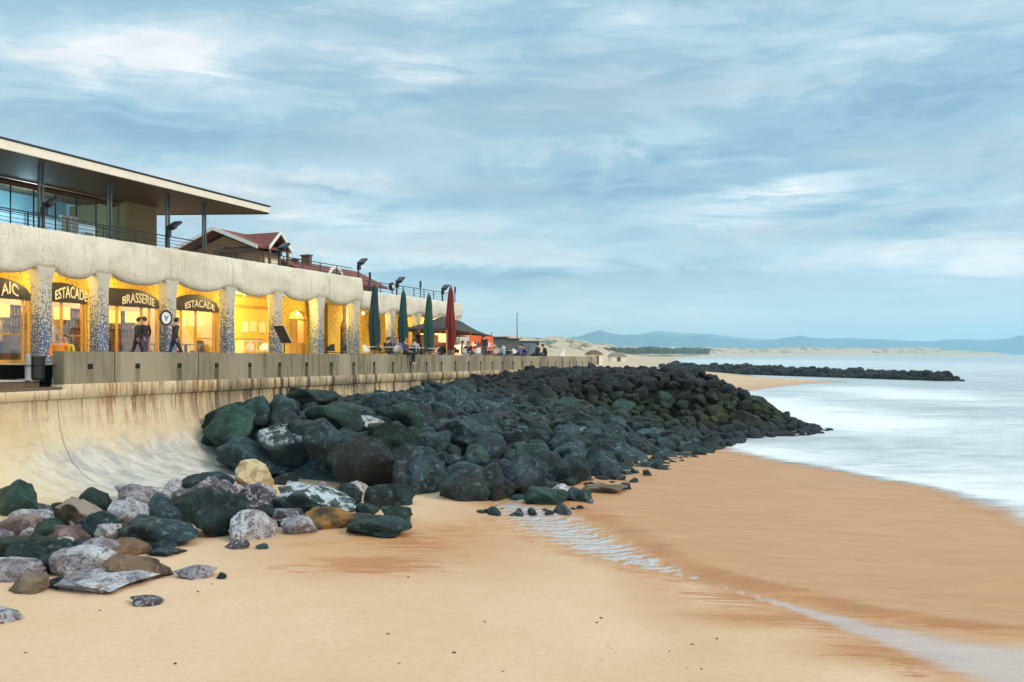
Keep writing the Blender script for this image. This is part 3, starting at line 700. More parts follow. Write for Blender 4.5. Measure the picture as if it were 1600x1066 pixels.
rr = random.Random(42); N_IND = [0]
def put_rock(loc, sx, sy, sz, rot, kind, label, group, me=None, cat='boulder'):
    me = me or RM[rr.randrange(len(RM))]
    o = link(bpy.data.objects.new('boulder', me)); o.location = loc; o.scale = (sx, sy, sz); o.rotation_euler = rot
    if kind != 'dark':
        o.material_slots[0].link = 'OBJECT'; o.material_slots[0].material = RK[kind]
    tag(o, label, cat, group); N_IND[0] += 1; return o
TAKEN = []
def frock(x0, x1, y0, y1, kind, label, mesh=None, tilt=0, hide=0, ysc=1.0, rz=0.0):
    """a rock on the beach whose outline in the photo is x0..x1, y0..y1; hide = pixels of it below the visible bottom"""
    cx = (x0 + x1) / 2; q = G_(cx, y1 + hide)
    pm = F / q.y; hw = (x1 - x0) / 2 / pm; hh = (y1 + hide - y0) / pm
    dep = min(hw * .8 * ysc, 1.2); z = Tp(q.x, q.y)
    # view looks slightly down: the visible height also covers some depth
    down = (y1 - HOR) / F; hz = max(.05, (hh - down * dep * .9) / 2)
    yb = q.y + dep * .75
    k2 = yb / q.y
    me = RM[mesh % len(RM)] if mesh is not None else RM[rr.randrange(len(RM))]
    o = put_rock(((cx - 800) / F * yb, yb, z + hz * .70), hw * k2 * 1.12, dep * 1.1, hz * 1.32, (R(rr.uniform(-6, 6)), R(tilt), R(rz)), kind, label, 'loose boulders at the foot of the seawall', me)
    TAKEN.append((o.location.x, o.location.y, max(hw, dep)))
    return o
fr = [
 (-12, 60, 747, 806, 'green', 'blocky dark green boulder against the concrete slope at the far left', 4, 0, 14),
 (50, 92, 795, 815, 'pale', 'small grey rock right of the blocky green boulder', 1, 0, 8),
 (-15, 70, 800, 840, 'pink', 'pinkish speckled rock below the blocky green boulder', 6, 0, 8),
 (86, 160, 779, 812, 'slab', 'brown split slab with pale sloping top face', 8, 14, 18),
 (110, 168, 765, 800, 'green', 'dark green rock behind the brown split slab', 2, 0, 10),
 (122, 184, 796, 838, 'dark', 'dark teal rounded rock in front of the split slab', 3, 0, 4),
 (72, 128, 817, 848, 'pink', 'pinkish grey wedge rock above the white capped boulder', 9, -16, 4),
 (-12, 90, 838, 868, 'green', 'long dark green slab at the left edge above the bluish rock', 5, 0, 8),
 (-15, 66, 867, 906, 'pale', 'bluish white rock at the left edge of the beach', 7, 0, 2),
 (55, 104, 860, 898, 'green', 'dark green rock beside the bluish white one', 10, 0, 0),
 (86, 176, 850, 898, 'pale', 'white capped boulder with brown speckled side', 11, 0, 3),
 (120, 186, 838, 866, 'pale', 'grey speckled rock behind the white capped boulder', 12, 0, 8),
 (172, 230, 839, 868, 'brown', 'brown rock with grey top beside the long dark block', 13, 0, 3),
 (18, 78, 891, 927, 'tan', 'tan brown angular rock on the sand at lower left', 0, -8, 0),
 (74, 118, 898, 920, 'dark', 'small dark stone right of the tan brown rock', 3, 0, 0),
 (98, 232, 894, 926, 'pale', 'long flat white rock lying on the sand', 5, 0, 0),
 (176, 264, 868, 908, 'brown', 'brown ridged rock behind the long flat white rock', 1, 10, 0),
 (188, 306, 808, 856, 'dark', 'long dark teal block lying on the sand', 8, 4, 0),
 (166, 238, 779, 814, 'pale', 'grey white layered rock above the long dark block', 4, 10, 12),
 (178, 264, 754, 786, 'pale', 'large white rock touching the foot of the seawall', 7, 4, 12),
 (232, 288, 770, 802, 'dark', 'dark angular block beside the large white rock', 9, 0, 12),
 (246, 304, 748, 768, 'pale', 'flat pale rock against the wall foot', 2, 0, 10),
 (262, 346, 758, 802, 'green', 'dark green boulder below the flat pale rock', 6, 0, 14),
 (298, 346, 744, 782, 'purple', 'purple and white mottled rock in the boulders by the wall foot', 10, 0, 12),
 (288, 362, 737, 766, 'dark', 'dark teal boulder touching the wall foot below the pile', 11, 0, 10),
 (292, 388, 762, 840, 'dark', 'big dark teal boulder at the front left of the grey white one', 12, 0, 0),
 (360, 428, 795, 845, 'pale', 'rounded greyish white boulder on the sand', 13, 0, 0),
 (234, 284, 857, 870, 'dark', 'thin flat dark stone on the sand', 5, 0, 0),
 (276, 334, 882, 905, 'pale', 'grey white stone alone on the open sand', 3, 0, 0),
 (204, 254, 932, 947, 'purple', 'small flat dark stone with white flecks nearest the camera', 7, 0, 0),
 (-20, 28, 949, 974, 'pale', 'low grey stone at the bottom left edge', 9, 0, 0),
 (354, 390, 842, 858, 'purple', 'small dark purple stone in front of the rounded white boulder', 0, 0, 0),
 (338, 354, 896, 905, 'dark', 'tiny dark stone beside the lone grey white stone', 2, 0, 0),
 (400, 420, 848, 858, 'dark', 'tiny dark stone right of the small purple one', 6, 0, 0),
 (370, 428, 719, 757, 'yellow', 'cream yellow pointed rock below the boulder pile', 1, 22, 14),
 (358, 428, 754, 802, 'purple', 'dark rock with swirling white veins under the cream rock', 3, 0, 12),
 (428, 552, 756, 806, 'whitepatch', 'wide dark rock with white patches on its top', 8, 4, 8),
 (486, 512, 752, 774, 'pale', 'small round grey rock behind the wide white patched rock', 10, 0, 10),
 (520, 556, 755, 792, 'dark', 'dark teal rock behind the orange brown rock', 12, 0, 10),
 (476, 552, 791, 828, 'orange', 'orange brown mottled rock at the edge of the sand', 13, 0, 0),
 (542, 640, 804, 839, 'dark', 'long dark rectangular block lying on the sand below the pile', 8, 0, 0),
 (424, 474, 794, 822, 'purple', 'dark purple rock left of the orange brown rock', 5, 0, 2),
 (438, 494, 804, 836, 'pale', 'grey and white broken rock in front of the orange brown rock', 4, 0, 0),
 (570, 612, 757, 787, 'dark', 'small blue black boulder in the shadowed hollow of the pile', 11, 0, 10),
 (596, 642, 788, 812, 'green', 'small teal rock behind the long rectangular block', 7, 0, 4),
 (914, 982, 757, 771, 'tan', 'flat tan slab on the sand at the foot of the pile', 5, 0, 0),
 (888, 924, 761, 784, 'dark', 'dark cube shaped block beside the flat tan slab', 9, 0, 0),
]
for (x0, x1, y0, y1, kd, lb, me, tl, hd) in fr:
    frock(x0, x1, y0, y1, kd, lb, me, tl, hd)
def inpoly(x, y, P):
    c = False
    for (x0, y0), (x1, y1) in zip(P, P[1:] + P[:1]):
        if (y0 > y) != (y1 > y) and x < (x1 - x0) * (y - y0) / (y1 - y0) + x0: c = not c
    return c
HEAP = [(-10, 815), (60, 800), (120, 792), (250, 776), (330, 768), (420, 762), (560, 772), (640, 790), (600, 812), (480, 818), (430, 828), (350, 822), (290, 815), (190, 862), (110, 905), (-10, 880)]
nf = 0; tr = 0; FILL = []
while nf < 46 and tr < 6000:
    tr += 1; x = rr.uniform(-10, 640); y = rr.uniform(745, 900)
    if not inpoly(x, y, HEAP) or any((a - x) ** 2 + (2 * (b - y)) ** 2 < 27 ** 2 for a, b in FILL): continue
    FILL.append((x, y)); w_ = rr.uniform(28, 62); kd = rr.choice(('dark', 'green', 'green', 'dark', 'purple', 'pale', 'pale', 'dark'))
    o = frock(x - w_ / 2, x + w_ / 2, y - w_ * .62, y + w_ * .05, kd, 'x')
    o['label'] = {'dark': 'blue black stone wedged low between the loose boulders by the wall', 'green': 'dark green stone wedged low between the loose boulders by the wall', 'purple': 'purple veined stone wedged low between the loose boulders', 'pale': 'whitish grey stone wedged low between the loose boulders'}[kd]
    o['group'] = {'dark': 'blue black', 'green': 'dark green', 'purple': 'purple veined', 'pale': 'whitish grey'}[kd] + ' stones wedged between the loose boulders'; nf += 1
# mound of the big pile and the groyne head, in seafront coordinates
def lerp_(x, xs_, ys_): return float(np.interp(x, xs_, ys_))
def sst(x, a, b):
    t = min(1, max(0, (x - a) / (b - a))); return t * t * (3 - 2 * t)
def mound(s, p):
    pf = lerp_(s, [17, 19, 30, 36, 42, 45, 48, 50, 53, 60], [9.5, 6.6, 6.3, 5.8, 5.0, 2.4, 1.1, 1.9, 5.2, 8])
    zc = lerp_(s, [17, 19, 22, 34, 43, 48, 66], [2.1, 2.3, 2.3, 2.4, 2.75, 3.05, 2.95])
    if p <= pf - .5: return -1
    t = (p - pf) / (18.6 - pf)
    z1 = .1 + (zc - .1) * max(0, min(1, t)) ** .85
    t2 = (p - pf) / 6.3
    z2 = zc * max(0, min(1, t2)) ** 1.15
    b = sst(s, 40, 46); z = z1 * (1 - b) + z2 * b
    se = 54 + max(0, p - 7) * .7
    z *= 1 - sst(s, se, se + 3)
    s0 = lerp_(p, [6, 10, 14, 19], [19.2, 18.4, 18.9, 19.8])
    z *= sst(s, s0 - .2, s0 + 2.0) 
    return z
def pile_pos(px, py):
    """where the view ray of a photo pixel meets the mound"""
    d = Vector(((px - 800) / F, 1, (HOR - py) / F))
    t = 14.0
    while t < 90:
        q = Vector((0, 0, EYE)) + d * t; s, p = sp_of(q.x, q.y)
        if q.z < max(mound(s, p), Tp(q.x, q.y)) : return q
        t += .12
    return None
PILED = []
hand = [ # x0,x1,y0,y1 kind label
 (322, 402, 638, 706, 'green', 'large mossy green boulder leaning on the seawall at the near end of the pile', 3, -20),
 (334, 456, 694, 746, 'dark', 'long dark boulder lying under the mossy green one at the pile end', 8, 14),
 (396, 482, 664, 726, 'whitepatch', 'dark boulder with bright white patch on top near the pile end', 12, 10),
 (368, 424, 620, 664, 'dark', 'dark boulder touching the seawall above the mossy green one', 6, 0),
 (410, 466, 618, 668, 'dark', 'rounded dark boulder second from the near end of the pile crest', 2, 0),
 (446, 532, 610, 644, 'green', 'flat teal boulder lying along the seawall on the pile crest', 5, 4),
 (482, 566, 630, 684, 'green', 'teal boulder sloping down in front of the flat crest boulder', 10, 16),
 (448, 512, 658, 694, 'dark', 'smooth dark boulder right of the white patched one', 11, 8),
 (472, 560, 666, 726, 'dark', 'wide dark boulder left of the biggest boulder', 9, 18),
 (512, 622, 686, 766, 'dark', 'biggest dark blue boulder at the front of the pile', 4, 0),
 (548, 602, 650, 676, 'pale', 'whitish brown speckled rock sitting among the dark boulders', 1, 0),
 (572, 652, 662, 716, 'green', 'teal green boulder above right of the biggest boulder', 7, 8),
 (612, 664, 712, 772, 'dark', 'dark leaning boulder right of the biggest boulder', 3, 24),
 (636, 694, 702, 776, 'dark', 'tall smooth dark boulder in the front row of the pile', 13, 0),
 (688, 762, 728, 800, 'dark', 'big rounded greenish boulder at the sand edge of the pile', 6, 0),
 (742, 802, 732, 798, 'dark', 'tilted dark boulder with pale edge beside the big rounded greenish one', 9, 26),
 (776, 852, 712, 790, 'dark', 'wide dark boulder with ridged top at the sand edge', 12, 6),
 (820, 892, 766, 797, 'green', 'low teal boulder lying on the sand in front of the pile', 5, 6),
 (858, 890, 757, 780, 'pale', 'small white speckled rock above the low teal boulder', 10, 0),
 (866, 922, 716, 770, 'dark', 'rounded dark boulder left of the cube shaped block', 11, 0),
 (916, 970, 712, 760, 'dark', 'rounded bluish boulder above the flat tan slab', 2, 0),
 (676, 764, 654, 706, 'dark', 'smooth blue dark boulder midway up the pile', 8, 0),
 (598, 660, 628, 676, 'green', 'ribbed teal boulder below the crest near the stained wall', 10, 14),
 (560, 612, 618, 652, 'dark', 'dark rounded boulder on the crest near the stained wall', 0, 0),
]
for (x0, x1, y0, y1, kd, lb, me, tl) in hand:
    q = pile_pos((x0 + x1) / 2, (y0 * .35 + y1 * .65))
    if q is None: q = G_((x0 + x1) / 2, y1)
    pm = F / q.y; hw = (x1 - x0) / 2 / pm; hh = (y1 - y0) / 2 / pm
    zc_ = EYE + (HOR - (y0 + y1) / 2) / F * q.y
    put_rock(((((x0 + x1) / 2) - 800) / F * q.y, q.y, zc_), hw * 1.08, (hw + hh) * .5, hh * 1.12, (R(rr.uniform(-8, 8)), R(tl), R(rr.uniform(-10, 10))), kd, lb, 'boulders heaped against the seawall', RM[me])
    s, p = sp_of(q.x, q.y); PILED.append((s, p, max(hw, hh) * .8, q.y)); TAKEN.append((q.x, q.y, hw))
cand = []
tries = 0
cells = {}
def far_enough(s, p, r):
    for i in range(int(s) - 2, int(s) + 3):
        for j in range(int(p) - 2, int(p) + 3):
            for (a, b, r2) in cells.get((i, j), ()):
                if (a - s) ** 2 + (b - p) ** 2 < ((r + r2) * .84) ** 2: return False
    return True
for (s, p, r, _) in PILED: cells.setdefault((int(s), int(p)), []).append((s, p, r))
while tries < 90000:
    tries += 1
    s = rr.uniform(16.8, 66); p = rr.uniform(.4, 19.4); z = mound(s, p)
    if z < .02: continue
    big = lerp_(s, [17, 21, 27, 36, 60], [.74, .70, .60, .50, .48]) * rr.choice((.45, .65, .85, 1, 1, 1.2, 1.45))
    if p > 16.5: big *= .85
    if not far_enough(s, p, big): continue
    cells.setdefault((int(s), int(p)), []).append((s, p, big)); cand.append((s, p, z, big))
for _ in range(4000):          # small stones spilling onto the sand along the foot
    s = rr.uniform(18, 49); pf = lerp_(s, [17, 19, 30, 36, 42, 45, 48, 51], [9.5, 6.6, 6.3, 5.8, 5.0, 2.2, 1.1, 1.6]); p = pf - rr.uniform(-.3, .55); r_ = rr.uniform(.12, .3)
    if far_enough(s, p, r_) and len(cand) < 2600:
        q = SP(s, p); cells.setdefault((int(s), int(p)), []).append((s, p, r_)); cand.append((s, p, max(0, Tp(q.x, q.y)), r_))
cand.sort(key=lambda c: -(c[3] / SP(c[0], c[1]).y))
n_ind = 300 - N_IND[0] - 2
def rock_tf(s, p, z, r):
    q = SP(s, p, z - r * .42 + rr.uniform(-.08, .10)); e = (R(rr.uniform(-25, 25)), R(rr.uniform(-25, 25)), rr.uniform(0, 6.28))
    return q, (r * rr.uniform(1.0, 1.45), r * rr.uniform(.8, 1.15), r * rr.uniform(.75, 1.05)), e
for (s, p, z, r) in cand[:n_ind]:
    q, sc_, e = rock_tf(s, p, z, r)
    if r < .32: lb, gp = 'small dark stone in the gaps and along the sand edge of the boulder pile', 'small stones of the boulder pile'
    elif p > 14.5: lb, gp = 'dark blue green boulder high in the pile close under the seawall', 'boulders of the upper pile'
    elif p < 9: lb, gp = 'dark blue green boulder low in the pile near the sand edge', 'boulders of the lower pile'
    else: lb, gp = 'dark blue green boulder halfway up the slope of the pile', 'boulders of the middle pile'
    put_rock(q, *sc_, e, 'dark' if rr.random() > .16 else 'green', lb, gp)
def stuff_rocks(name, items, label, base=None):
    V = []; Fc = []; Rn = []; off = 0
    cache = []
    for me in RL:
        a = np.zeros(len(me.vertices) * 3); me.vertices.foreach_get('co', a); f = np.zeros(len(me.polygons) * 3, np.int32); me.polygons.foreach_get('vertices', f)
        cache.append((a.reshape(-1, 3), f.reshape(-1, 3)))
    for q, sc_, e in items:
        a, f = cache[rr.randrange(len(cache))]
        mt = np.array(Matrix.LocRotScale(q, Matrix.Rotation(e[2], 3, 'Z') @ Matrix.Rotation(e[0], 3, 'X') @ Matrix.Rotation(e[1], 3, 'Y'), Vector(sc_)))
        V.append(a @ mt[:3, :3].T + mt[:3, 3]); Fc.append(f + off); Rn.append(np.full(len(a), rr.random())); off += len(a)
    if base is not None:
        V.append(np.array(base[0])); Fc.append(np.array(base[1]) + off); Rn.append(np.full(len(base[0]), .5))
    V = np.concatenate(V); Fc = np.concatenate(Fc); Rn = np.concatenate(Rn)
    me = bpy.data.meshes.new(name); me.vertices.add(len(V)); me.vertices.foreach_set('co', V.ravel())
    me.loops.add(len(Fc) * 3); me.loops.foreach_set('vertex_index', Fc.ravel().astype(np.int32)); me.polygons.add(len(Fc)); me.polygons.foreach_set('loop_start', np.arange(0, len(Fc) * 3, 3, dtype=np.int32))
    me.update(calc_edges=True); me.polygons.foreach_set('use_smooth', np.ones(len(Fc), bool))
    at = me.attributes.new('rnd', 'FLOAT', 'POINT'); at.data.foreach_set('value', Rn.astype(np.float32))
    me.materials.append(RK['dark']); o = link(bpy.data.objects.new(name, me)); return tag(o, label, 'rocks', kind='stuff')
bv, bf = [], []
SS = np.arange(16, 68, .6); PP = np.arange(.2, 20.2, .6)
for s in SS:
    for p in PP: bv.append(tuple(SP(s, p, max(-.6, mound(s, p) - .75))))
for i in range(len(SS) - 1):
    for j in range(len(PP) - 1):
        a = i * len(PP) + j; b = a + len(PP); bf += [(a, b, b + 1), (a, b + 1, a + 1)]
stuff_rocks('rock_rubble', [rock_tf(*c) for c in cand[n_ind:]], 'dark rubble of smaller boulders running out into the mossy groyne head', (bv, bf))
# second groyne, far off in the water
items = []
ga, gb_ = Vector((37, 196)), Vector((67.5, 127))
for i in range(1500):
    t = rr.random(); c = ga.lerp(gb_, t); wdt = 3.6 - 2.0 * t; d = rr.uniform(-1, 1); n = Vector((gb_.y - ga.y, -(gb_.x - ga.x))).normalized()
    h = (1.45 - .75 * t ** 2 + .35 * mn.noise((t * 9, 0, 0))) * (1 - abs(d)) ** .7
    q = c + n * d * wdt; r_ = rr.choice((.4, .5, .6, .7, .9)); h += rr.choice((0, 0, 0, .25, .45)) * r_
    items.append((Vector((q.x, q.y, h - .15)), (r_ * 1.2, r_, r_ * .8), (rr.uniform(-.3, .3), rr.uniform(-.3, .3), rr.uniform(0, 6))))
for i in range(3):
    items.append((Vector((67.5 + i * .5 + rr.uniform(-.3, .3), 127 - i * .9, -.05)), (.5, .5, .35), (0, 0, i)))
stuff_rocks('rock_groyne', items, 'low dark rock groyne reaching into the sea in the distance')
# ------------------------------------------------------------------ promenade, seawall, parapet, steps
S_END = s_of(932, 19.7); S_PAR = s_of(100, 19.7); S_ST = s_of(62, 20.0)
def ptop(s): return 4.27 - .0065 * (SP(s, 19.7).y - 22.4) * 1.0
def floor_z(s): return ptop(s) - .37
mb = MB()
for a in np.arange(S_PAR - .9, S_END, 2.0):
    b = min(a + 2.0, S_END); za, zb = floor_z(a), floor_z(b)
    v = [(a, 20.0, za), (b, 20.0, zb), (b, 24.5 if b > 12 else 24.5, zb), (a, 24.5, za)]
    mb.face(v); mb.face([(q[0], q[1] + 4.5 if q[1] > 22 else 24.5, q[2]) for q in v])
mb.face([(S_END, 20.0, floor_z(S_END)), (S_END, 20.0, 1.5), (S_END, 29, 1.5), (S_END, 29, floor_z(S_END))])
tag(mb.build('promenade', M['paving']), kind='structure')
# seawall: vertical lip, then a face that curves out to the beach
mb = MB(); prof = [(20.2, 3.22), (19.62, 3.22), (19.6, 3.18), (19.6, 2.99), (19.66, 2.965), (19.68, 2.95), (19.66, 2.6), (19.6, 2.2), (19.45, 1.75), (19.2, 1.38), (18.8, 1.03), (18.2, .75), (17.4, .58), (16.2, .48), (15.2, .2), (15.0, -.5)]
def pz(s, i):
    p, z = prof[i]
    if i < 6 and s > S_PAR: z = z + (ptop(s) - .9 - 3.22) if i < 3 else z + (ptop(s) - .9 - 3.37) * .8
    return (s, p, z)
ss_ = [-2.0] + list(np.arange(2, S_END, .7)) + [S_END]
ss_ = sorted(ss_ + [S_PAR - .01, S_PAR + .01])
for a, b in zip(ss_, ss_[1:]):
    for i in range(len(prof) - 1): mb.face([pz(a, i), pz(b, i), pz(b, i + 1), pz(a, i + 1)])
tag(mb.build('seawall', M['seawall'], smooth=True), 'stained pale concrete seawall curving outward down to the beach', 'wall')
# parapet
par = thing('parapet', 'mossy low concrete parapet with drain holes along the promenade edge', 'wall', S_PAR, 19.7, 3.3)
mb = MB(); aa = list(np.arange(S_PAR, S_END, 3.34)) + [S_END]
for a, b in zip(aa, aa[1:]):
    v = [(x, p, ptop(x) + dz) for dz in (-.9, 0) for x, p in ((a, 19.7), (b, 19.7), (b, 20.15), (a, 20.15))]
    mb.mesh(v, [(0, 3, 2, 1), (4, 5, 6, 7), (0, 1, 5, 4), (1, 2, 6, 5), (2, 3, 7, 6), (3, 0, 4, 7)])
mb.build('wall_body', M['parapet'], par, bevel=.012)
sh_ = s_of(141, 19.7); k_ = 0
while sh_ + k_ * 1.67 < S_END - .5:
    s = sh_ + k_ * 1.67; z = ptop(s) - .42; mb = MB(); mb.box(s - .085, s + .085, 19.692, 19.72, z - .075, z + .075)
    mb.build('drain_hole', M['hole'], par); k_ += 1  # near-black block stands in for the shaded inside of the hole
# steps at the gap in the parapet
st = thing('steps', 'dark broad steps going down from the terrace to the seawall crest', 'steps', 14, 20, 3.2)
def stepz(name, mats, s0, s1, p0, p1, z0, z1):
    mb = MB(); mb.box(s0, s1, p0, p1, z0, z1 - .035); mb.build(name, mats[0], st)
    mb = MB(); mb.box(s0, s1, p0 - .04, p1, z1 - .035, z1); mb.build(name.replace('riser', 'tread'), mats[1], st)
stepz('riser', (M['step_dark'], M['step_pale']), 4, S_PAR - .9, 22.0, 26.0, 3.225, 3.86)
stepz('riser', (M['step_brown'], M['step_pale']), 4, S_PAR - .35, 20.2, 22.0, 3.0, 3.50)
mb = MB(); mb.box(4, S_PAR + .02, 19.75, 20.2, 3.224, 3.30); mb.build('lowest_tread', M['step_brown'], st)
# dark bin with a pale post at the head of the steps
q = (S_PAR - .42, 20.25, 3.50)
bn = thing('litter_bin', 'dark litter bin standing at the near end of the parapet', 'bin', *q)
mb = MB(); mb.lathe(q, [(.20, 0), (.22, .05), (.23, .58), (.24, .60)], 16); mb.build('bin_body', M['black'], bn, smooth=False)
mb = MB(); mb.lathe(q, [(.26, .60), (.26, .64), (.12, .69), (.02, .70)], 16); mb.build('bin_lid', M['dark_metal'], bn)
q = (S_PAR - .72, 20.15, 3.50)
bo = thing('bollard', 'short pale grey bollard in front of the litter bin', 'bollard', *q)
mb = MB(); mb.lathe(q, [(.09, 0), (.09, .02), (.075, .05), (.075, .62), (.06, .68), (.01, .70)], 14); mb.build('bollard_post', plain('pale_grey_metal', (.30, .30, .29), .5), bo, smooth=False)
# ------------------------------------------------------------------ the restaurant building
COLX = [74, 164, 271, 363, 438, 504, 560]
CS = [s_of(x, 24.0) for x in COLX]; BW = .5
CS = [CS[0] - 2.9 * 2, CS[0] - 2.9] + CS           # two more bays beyond the left edge of the photo
PB, ZT, FZ = 24.0, 8.27, 3.88
S0, S1 = CS[0] - .3, CS[-1] + .35
bd = thing('restaurant_building', 'pale stucco seafront restaurant with lit arcade below and flat roofed glass storey above', 'building', S0, PB, FZ - .4)
def scallop(s, cs, z0=6.96, drop=.24):
    if s <= cs[0]: return z0
    if s >= cs[-1]: return z0
    for a, b in zip(cs, cs[1:]):
        if a <= s <= b:
            t = (s - a) / (b - a); e = min(t, 1 - t) * (b - a); 
            if e < .24: return z0 - .0
            tt = (t * (b - a) - .24) / ((b - a) - .48)
            return z0 - drop * math.sin(math.pi * tt) ** .8 + .07 * math.exp(-((tt - .93) / .09) ** 2) + .07 * math.exp(-((tt - .07) / .09) ** 2)
def band(name, s0, s1, cs, zt, z0, parent, pf, mat, step=.11, endcap=True):
    mb = MB(); n = int((s1 - s0) / step); rows = []
    for i in range(n + 1):
        s = s0 + (s1 - s0) * i / n; zb = scallop(s, cs, z0); H = zt - zb
        wob = .03 * mn.noise((s * .8, 0, 5)); 
        pr = [(pf + .55, zb + .25), (pf + .30, zb + .05), (pf + .12, zb), (pf + .01, zb + .06), (pf - .05, zb + .18)]
        for k_ in range(1, 9):
            t = k_ / 8; z = zb + .18 + (H - .26) * t
            pr.append((pf - .05 + .05 * t - .05 * math.sin(math.pi * t) + wob * (1 + math.sin(z * 3)) * .5 + .015 * mn.noise((s * 2.5, z * 2.5, 1)), z))
        zz = .02 * mn.noise((s * 1.3, 9, 0))
        pr += [(pf + .03, zt - .02 + zz), (pf + .10, zt + zz), (pf + .30, zt + zz), (pf + .34, zt - .5)]
        rows.append([(s, a, b) for a, b in pr])
    m_ = len(rows[0])
    for i in range(n):
        for k_ in range(m_ - 1): mb.face([rows[i][k_], rows[i + 1][k_], rows[i + 1][k_ + 1], rows[i][k_ + 1]])
    if endcap:
        for r_ in (rows[0], rows[-1]): mb.face(r_)
    return mb.build(name, mat, parent, smooth=True)
band('balcony_wall', S0, S1, CS, ZT, 6.96, bd, PB, M['stucco'])
def column(s, parent, z0, z1, pf=PB, w_=BW, dp=.5):
    mb = MB(); n = 24; rings = []
    L = [(z0, 1.0), (z0 + .6, 1.0), (z0 + 1.6, .97), (z1 - 1.2, .95), (z1 - .6, .97), (z1 - .3, 1.05), (z1 - .12, 1.2), (z1 + .02, 1.45), (z1 + .12, 1.7)]
    for z, k_ in L:
        rg = []
        for i in range(n):
            t = 2 * math.pi * i / n + math.pi / n; c_, s_ = math.cos(t), math.sin(t); e = .35
            x = math.copysign(abs(c_) ** e, c_) * w_ / 2 * k_; y = math.copysign(abs(s_) ** e, s_) * dp / 2 * min(k_, 1.08)
            rg.append((s + x + .01 * mn.noise((s, z, i)), pf + dp / 2 + .03 + y, z))
        rings.append(rg)
    fs = []
    for i in range(len(L) - 1):
        for k_ in range(n): fs.append((i * n + k_, i * n + (k_ + 1) % n, (i + 1) * n + (k_ + 1) % n, (i + 1) * n + k_))
    mb.mesh([v for r_ in rings for v in r_], fs); return mb.build('column', M['column'], parent, smooth=True)
for s in CS: column(s, bd, 3.0, 6.93)
mb = MB(); mb.box(S0, S1, 24.3, 30, 7.22, 7.4); mb.build('terrace_slab', M['beige_wall'], bd)
mb = MB(); mb.box(S0, S1, 24.2, 30.0, 3.4, FZ); mb.build('floor_slab', M['paving'], bd)
mb = MB(); mb.box(S0, S1, 24.35, 30, 7.1, 7.219); mb.build('arcade_ceiling', M['yellow'], bd)
# arcade back wall with arched shopfronts
PA = 25.6
AR = [s_of(x, PA) for x in (48, 137, 250, 342)]      # right-hand edges of the arches
AW = [2.7, 2.2, 2.85, 2.8]
ARCH = [(r - w_, r) for r, w_ in zip(AR, AW)] + []
ARCH = [(ARCH[0][0] - 3.4, ARCH[0][0] - .7)] + ARCH
ZS, ZA = 6.12, 6.72
def archz(s, a, b, zs=ZS, za=ZA):
    m_ = (a + b) / 2; h = (b - a) / 2; t = min(1, abs(s - m_) / h); return zs + (za - zs) * math.sqrt(max(0, 1 - t * t))
def archwall(name, s0, s1, arches, z0, z1, p0, p1, mat, parent, zs=ZS, za=ZA):
    cuts = {s0, s1}
    for a, b in arches:
        for i in range(17): cuts.add(a + (b - a) * (1 - math.cos(math.pi * i / 16)) / 2)
    cuts = sorted(c for c in cuts if s0 <= c <= s1); mb = MB()
    for a, b in zip(cuts, cuts[1:]):
        m_ = (a + b) / 2; op = [q for q in arches if q[0] < m_ < q[1]]
        la, lb = (archz(a, *op[0], zs, za), archz(b, *op[0], zs, za)) if op else (z0, z0)
        mb.face([(a, p0, la), (b, p0, lb), (b, p0, z1), (a, p0, z1)]); mb.face([(a, p1, la), (b, p1, lb), (b, p1, z1), (a, p1, z1)])
        mb.face([(a, p0, la), (b, p0, lb), (b, p1, lb), (a, p1, la)])
    for a, b in arches:
        for x in (a, b):
            if s0 < x < s1: mb.face([(x, p0, z0), (x, p1, z0), (x, p1, zs), (x, p0, zs)])
    return mb.build(name, mat, parent)
SB = s_of(352, PA) + .1
archwall('arcade_wall', S0, SB, ARCH, FZ, 7.1, PA, PA + .28, M['yellow'], bd)
# cafe room behind the glass
mb = MB(); mb.box(S0, SB, 28.6, 28.7, FZ, 7.1); mb.build('room_back_wall', M['room'], bd)
mb = MB(); mb.box(SB - .1, SB, PA + .28, 28.6, FZ, 7.1); mb.build('party_wall', M['bright_yellow'], bd)
# shelves / counter inside
for i, s in enumerate(np.arange(S0 + 1, SB - 1.5, 2.3)):
    mb = MB()
    mb.box(s, s + 1.5, 28.2, 28.59, FZ, FZ + 1.0)
    for zz in (1.35, 1.75, 2.1): mb.box(s, s + 1.5, 28.35, 28.59, FZ + zz, FZ + zz + .03)
    rq = random.Random(i)
    for zz in (1.0, 1.38, 1.78):
        x = s + .05
        while x < s + 1.4: mb.box(x, x + .07, 28.42, 28.5, FZ + zz, FZ + zz + rq.uniform(.15, .28)); x += rq.uniform(.1, .2)
    mb.build('bar_shelf', M['brown'], bd)
fcurve = bpy.data.curves.new('tmp', 'FONT')
def text_mesh(parent, txt, s, z, p, size, mat, curve=0.0, width=None, stretch=1.0):
    fcurve.body = txt; fcurve.size = 1; fcurve.extrude = .02; fcurve.align_x = 'CENTER'; fcurve.resolution_u = 3; fcurve.offset = .012
    to = bpy.data.objects.new('tmp', fcurve); link(to); dg = bpy.context.evaluated_depsgraph_get(); dg.update()
    me = bpy.data.meshes.new_from_object(to.evaluated_get(dg)); bpy.data.objects.remove(to)
    wd = max(v.co.x for v in me.vertices) - min(v.co.x for v in me.vertices); k_ = (width / wd) if width else size
    o0 = Vector(parent['_o'])
    for v in me.vertices:
        x, y, zz = v.co; t = x / (wd / 2)
        v.co = Vector((s + x * k_, p - zz * .5, z + y * size * stretch * (1 - .28 * t * t) - curve * t * t)) - o0
    me.name = 'lettering'; me.materials.append(mat); o = link(bpy.data.objects.new('lettering', me)); o.parent = parent; return o
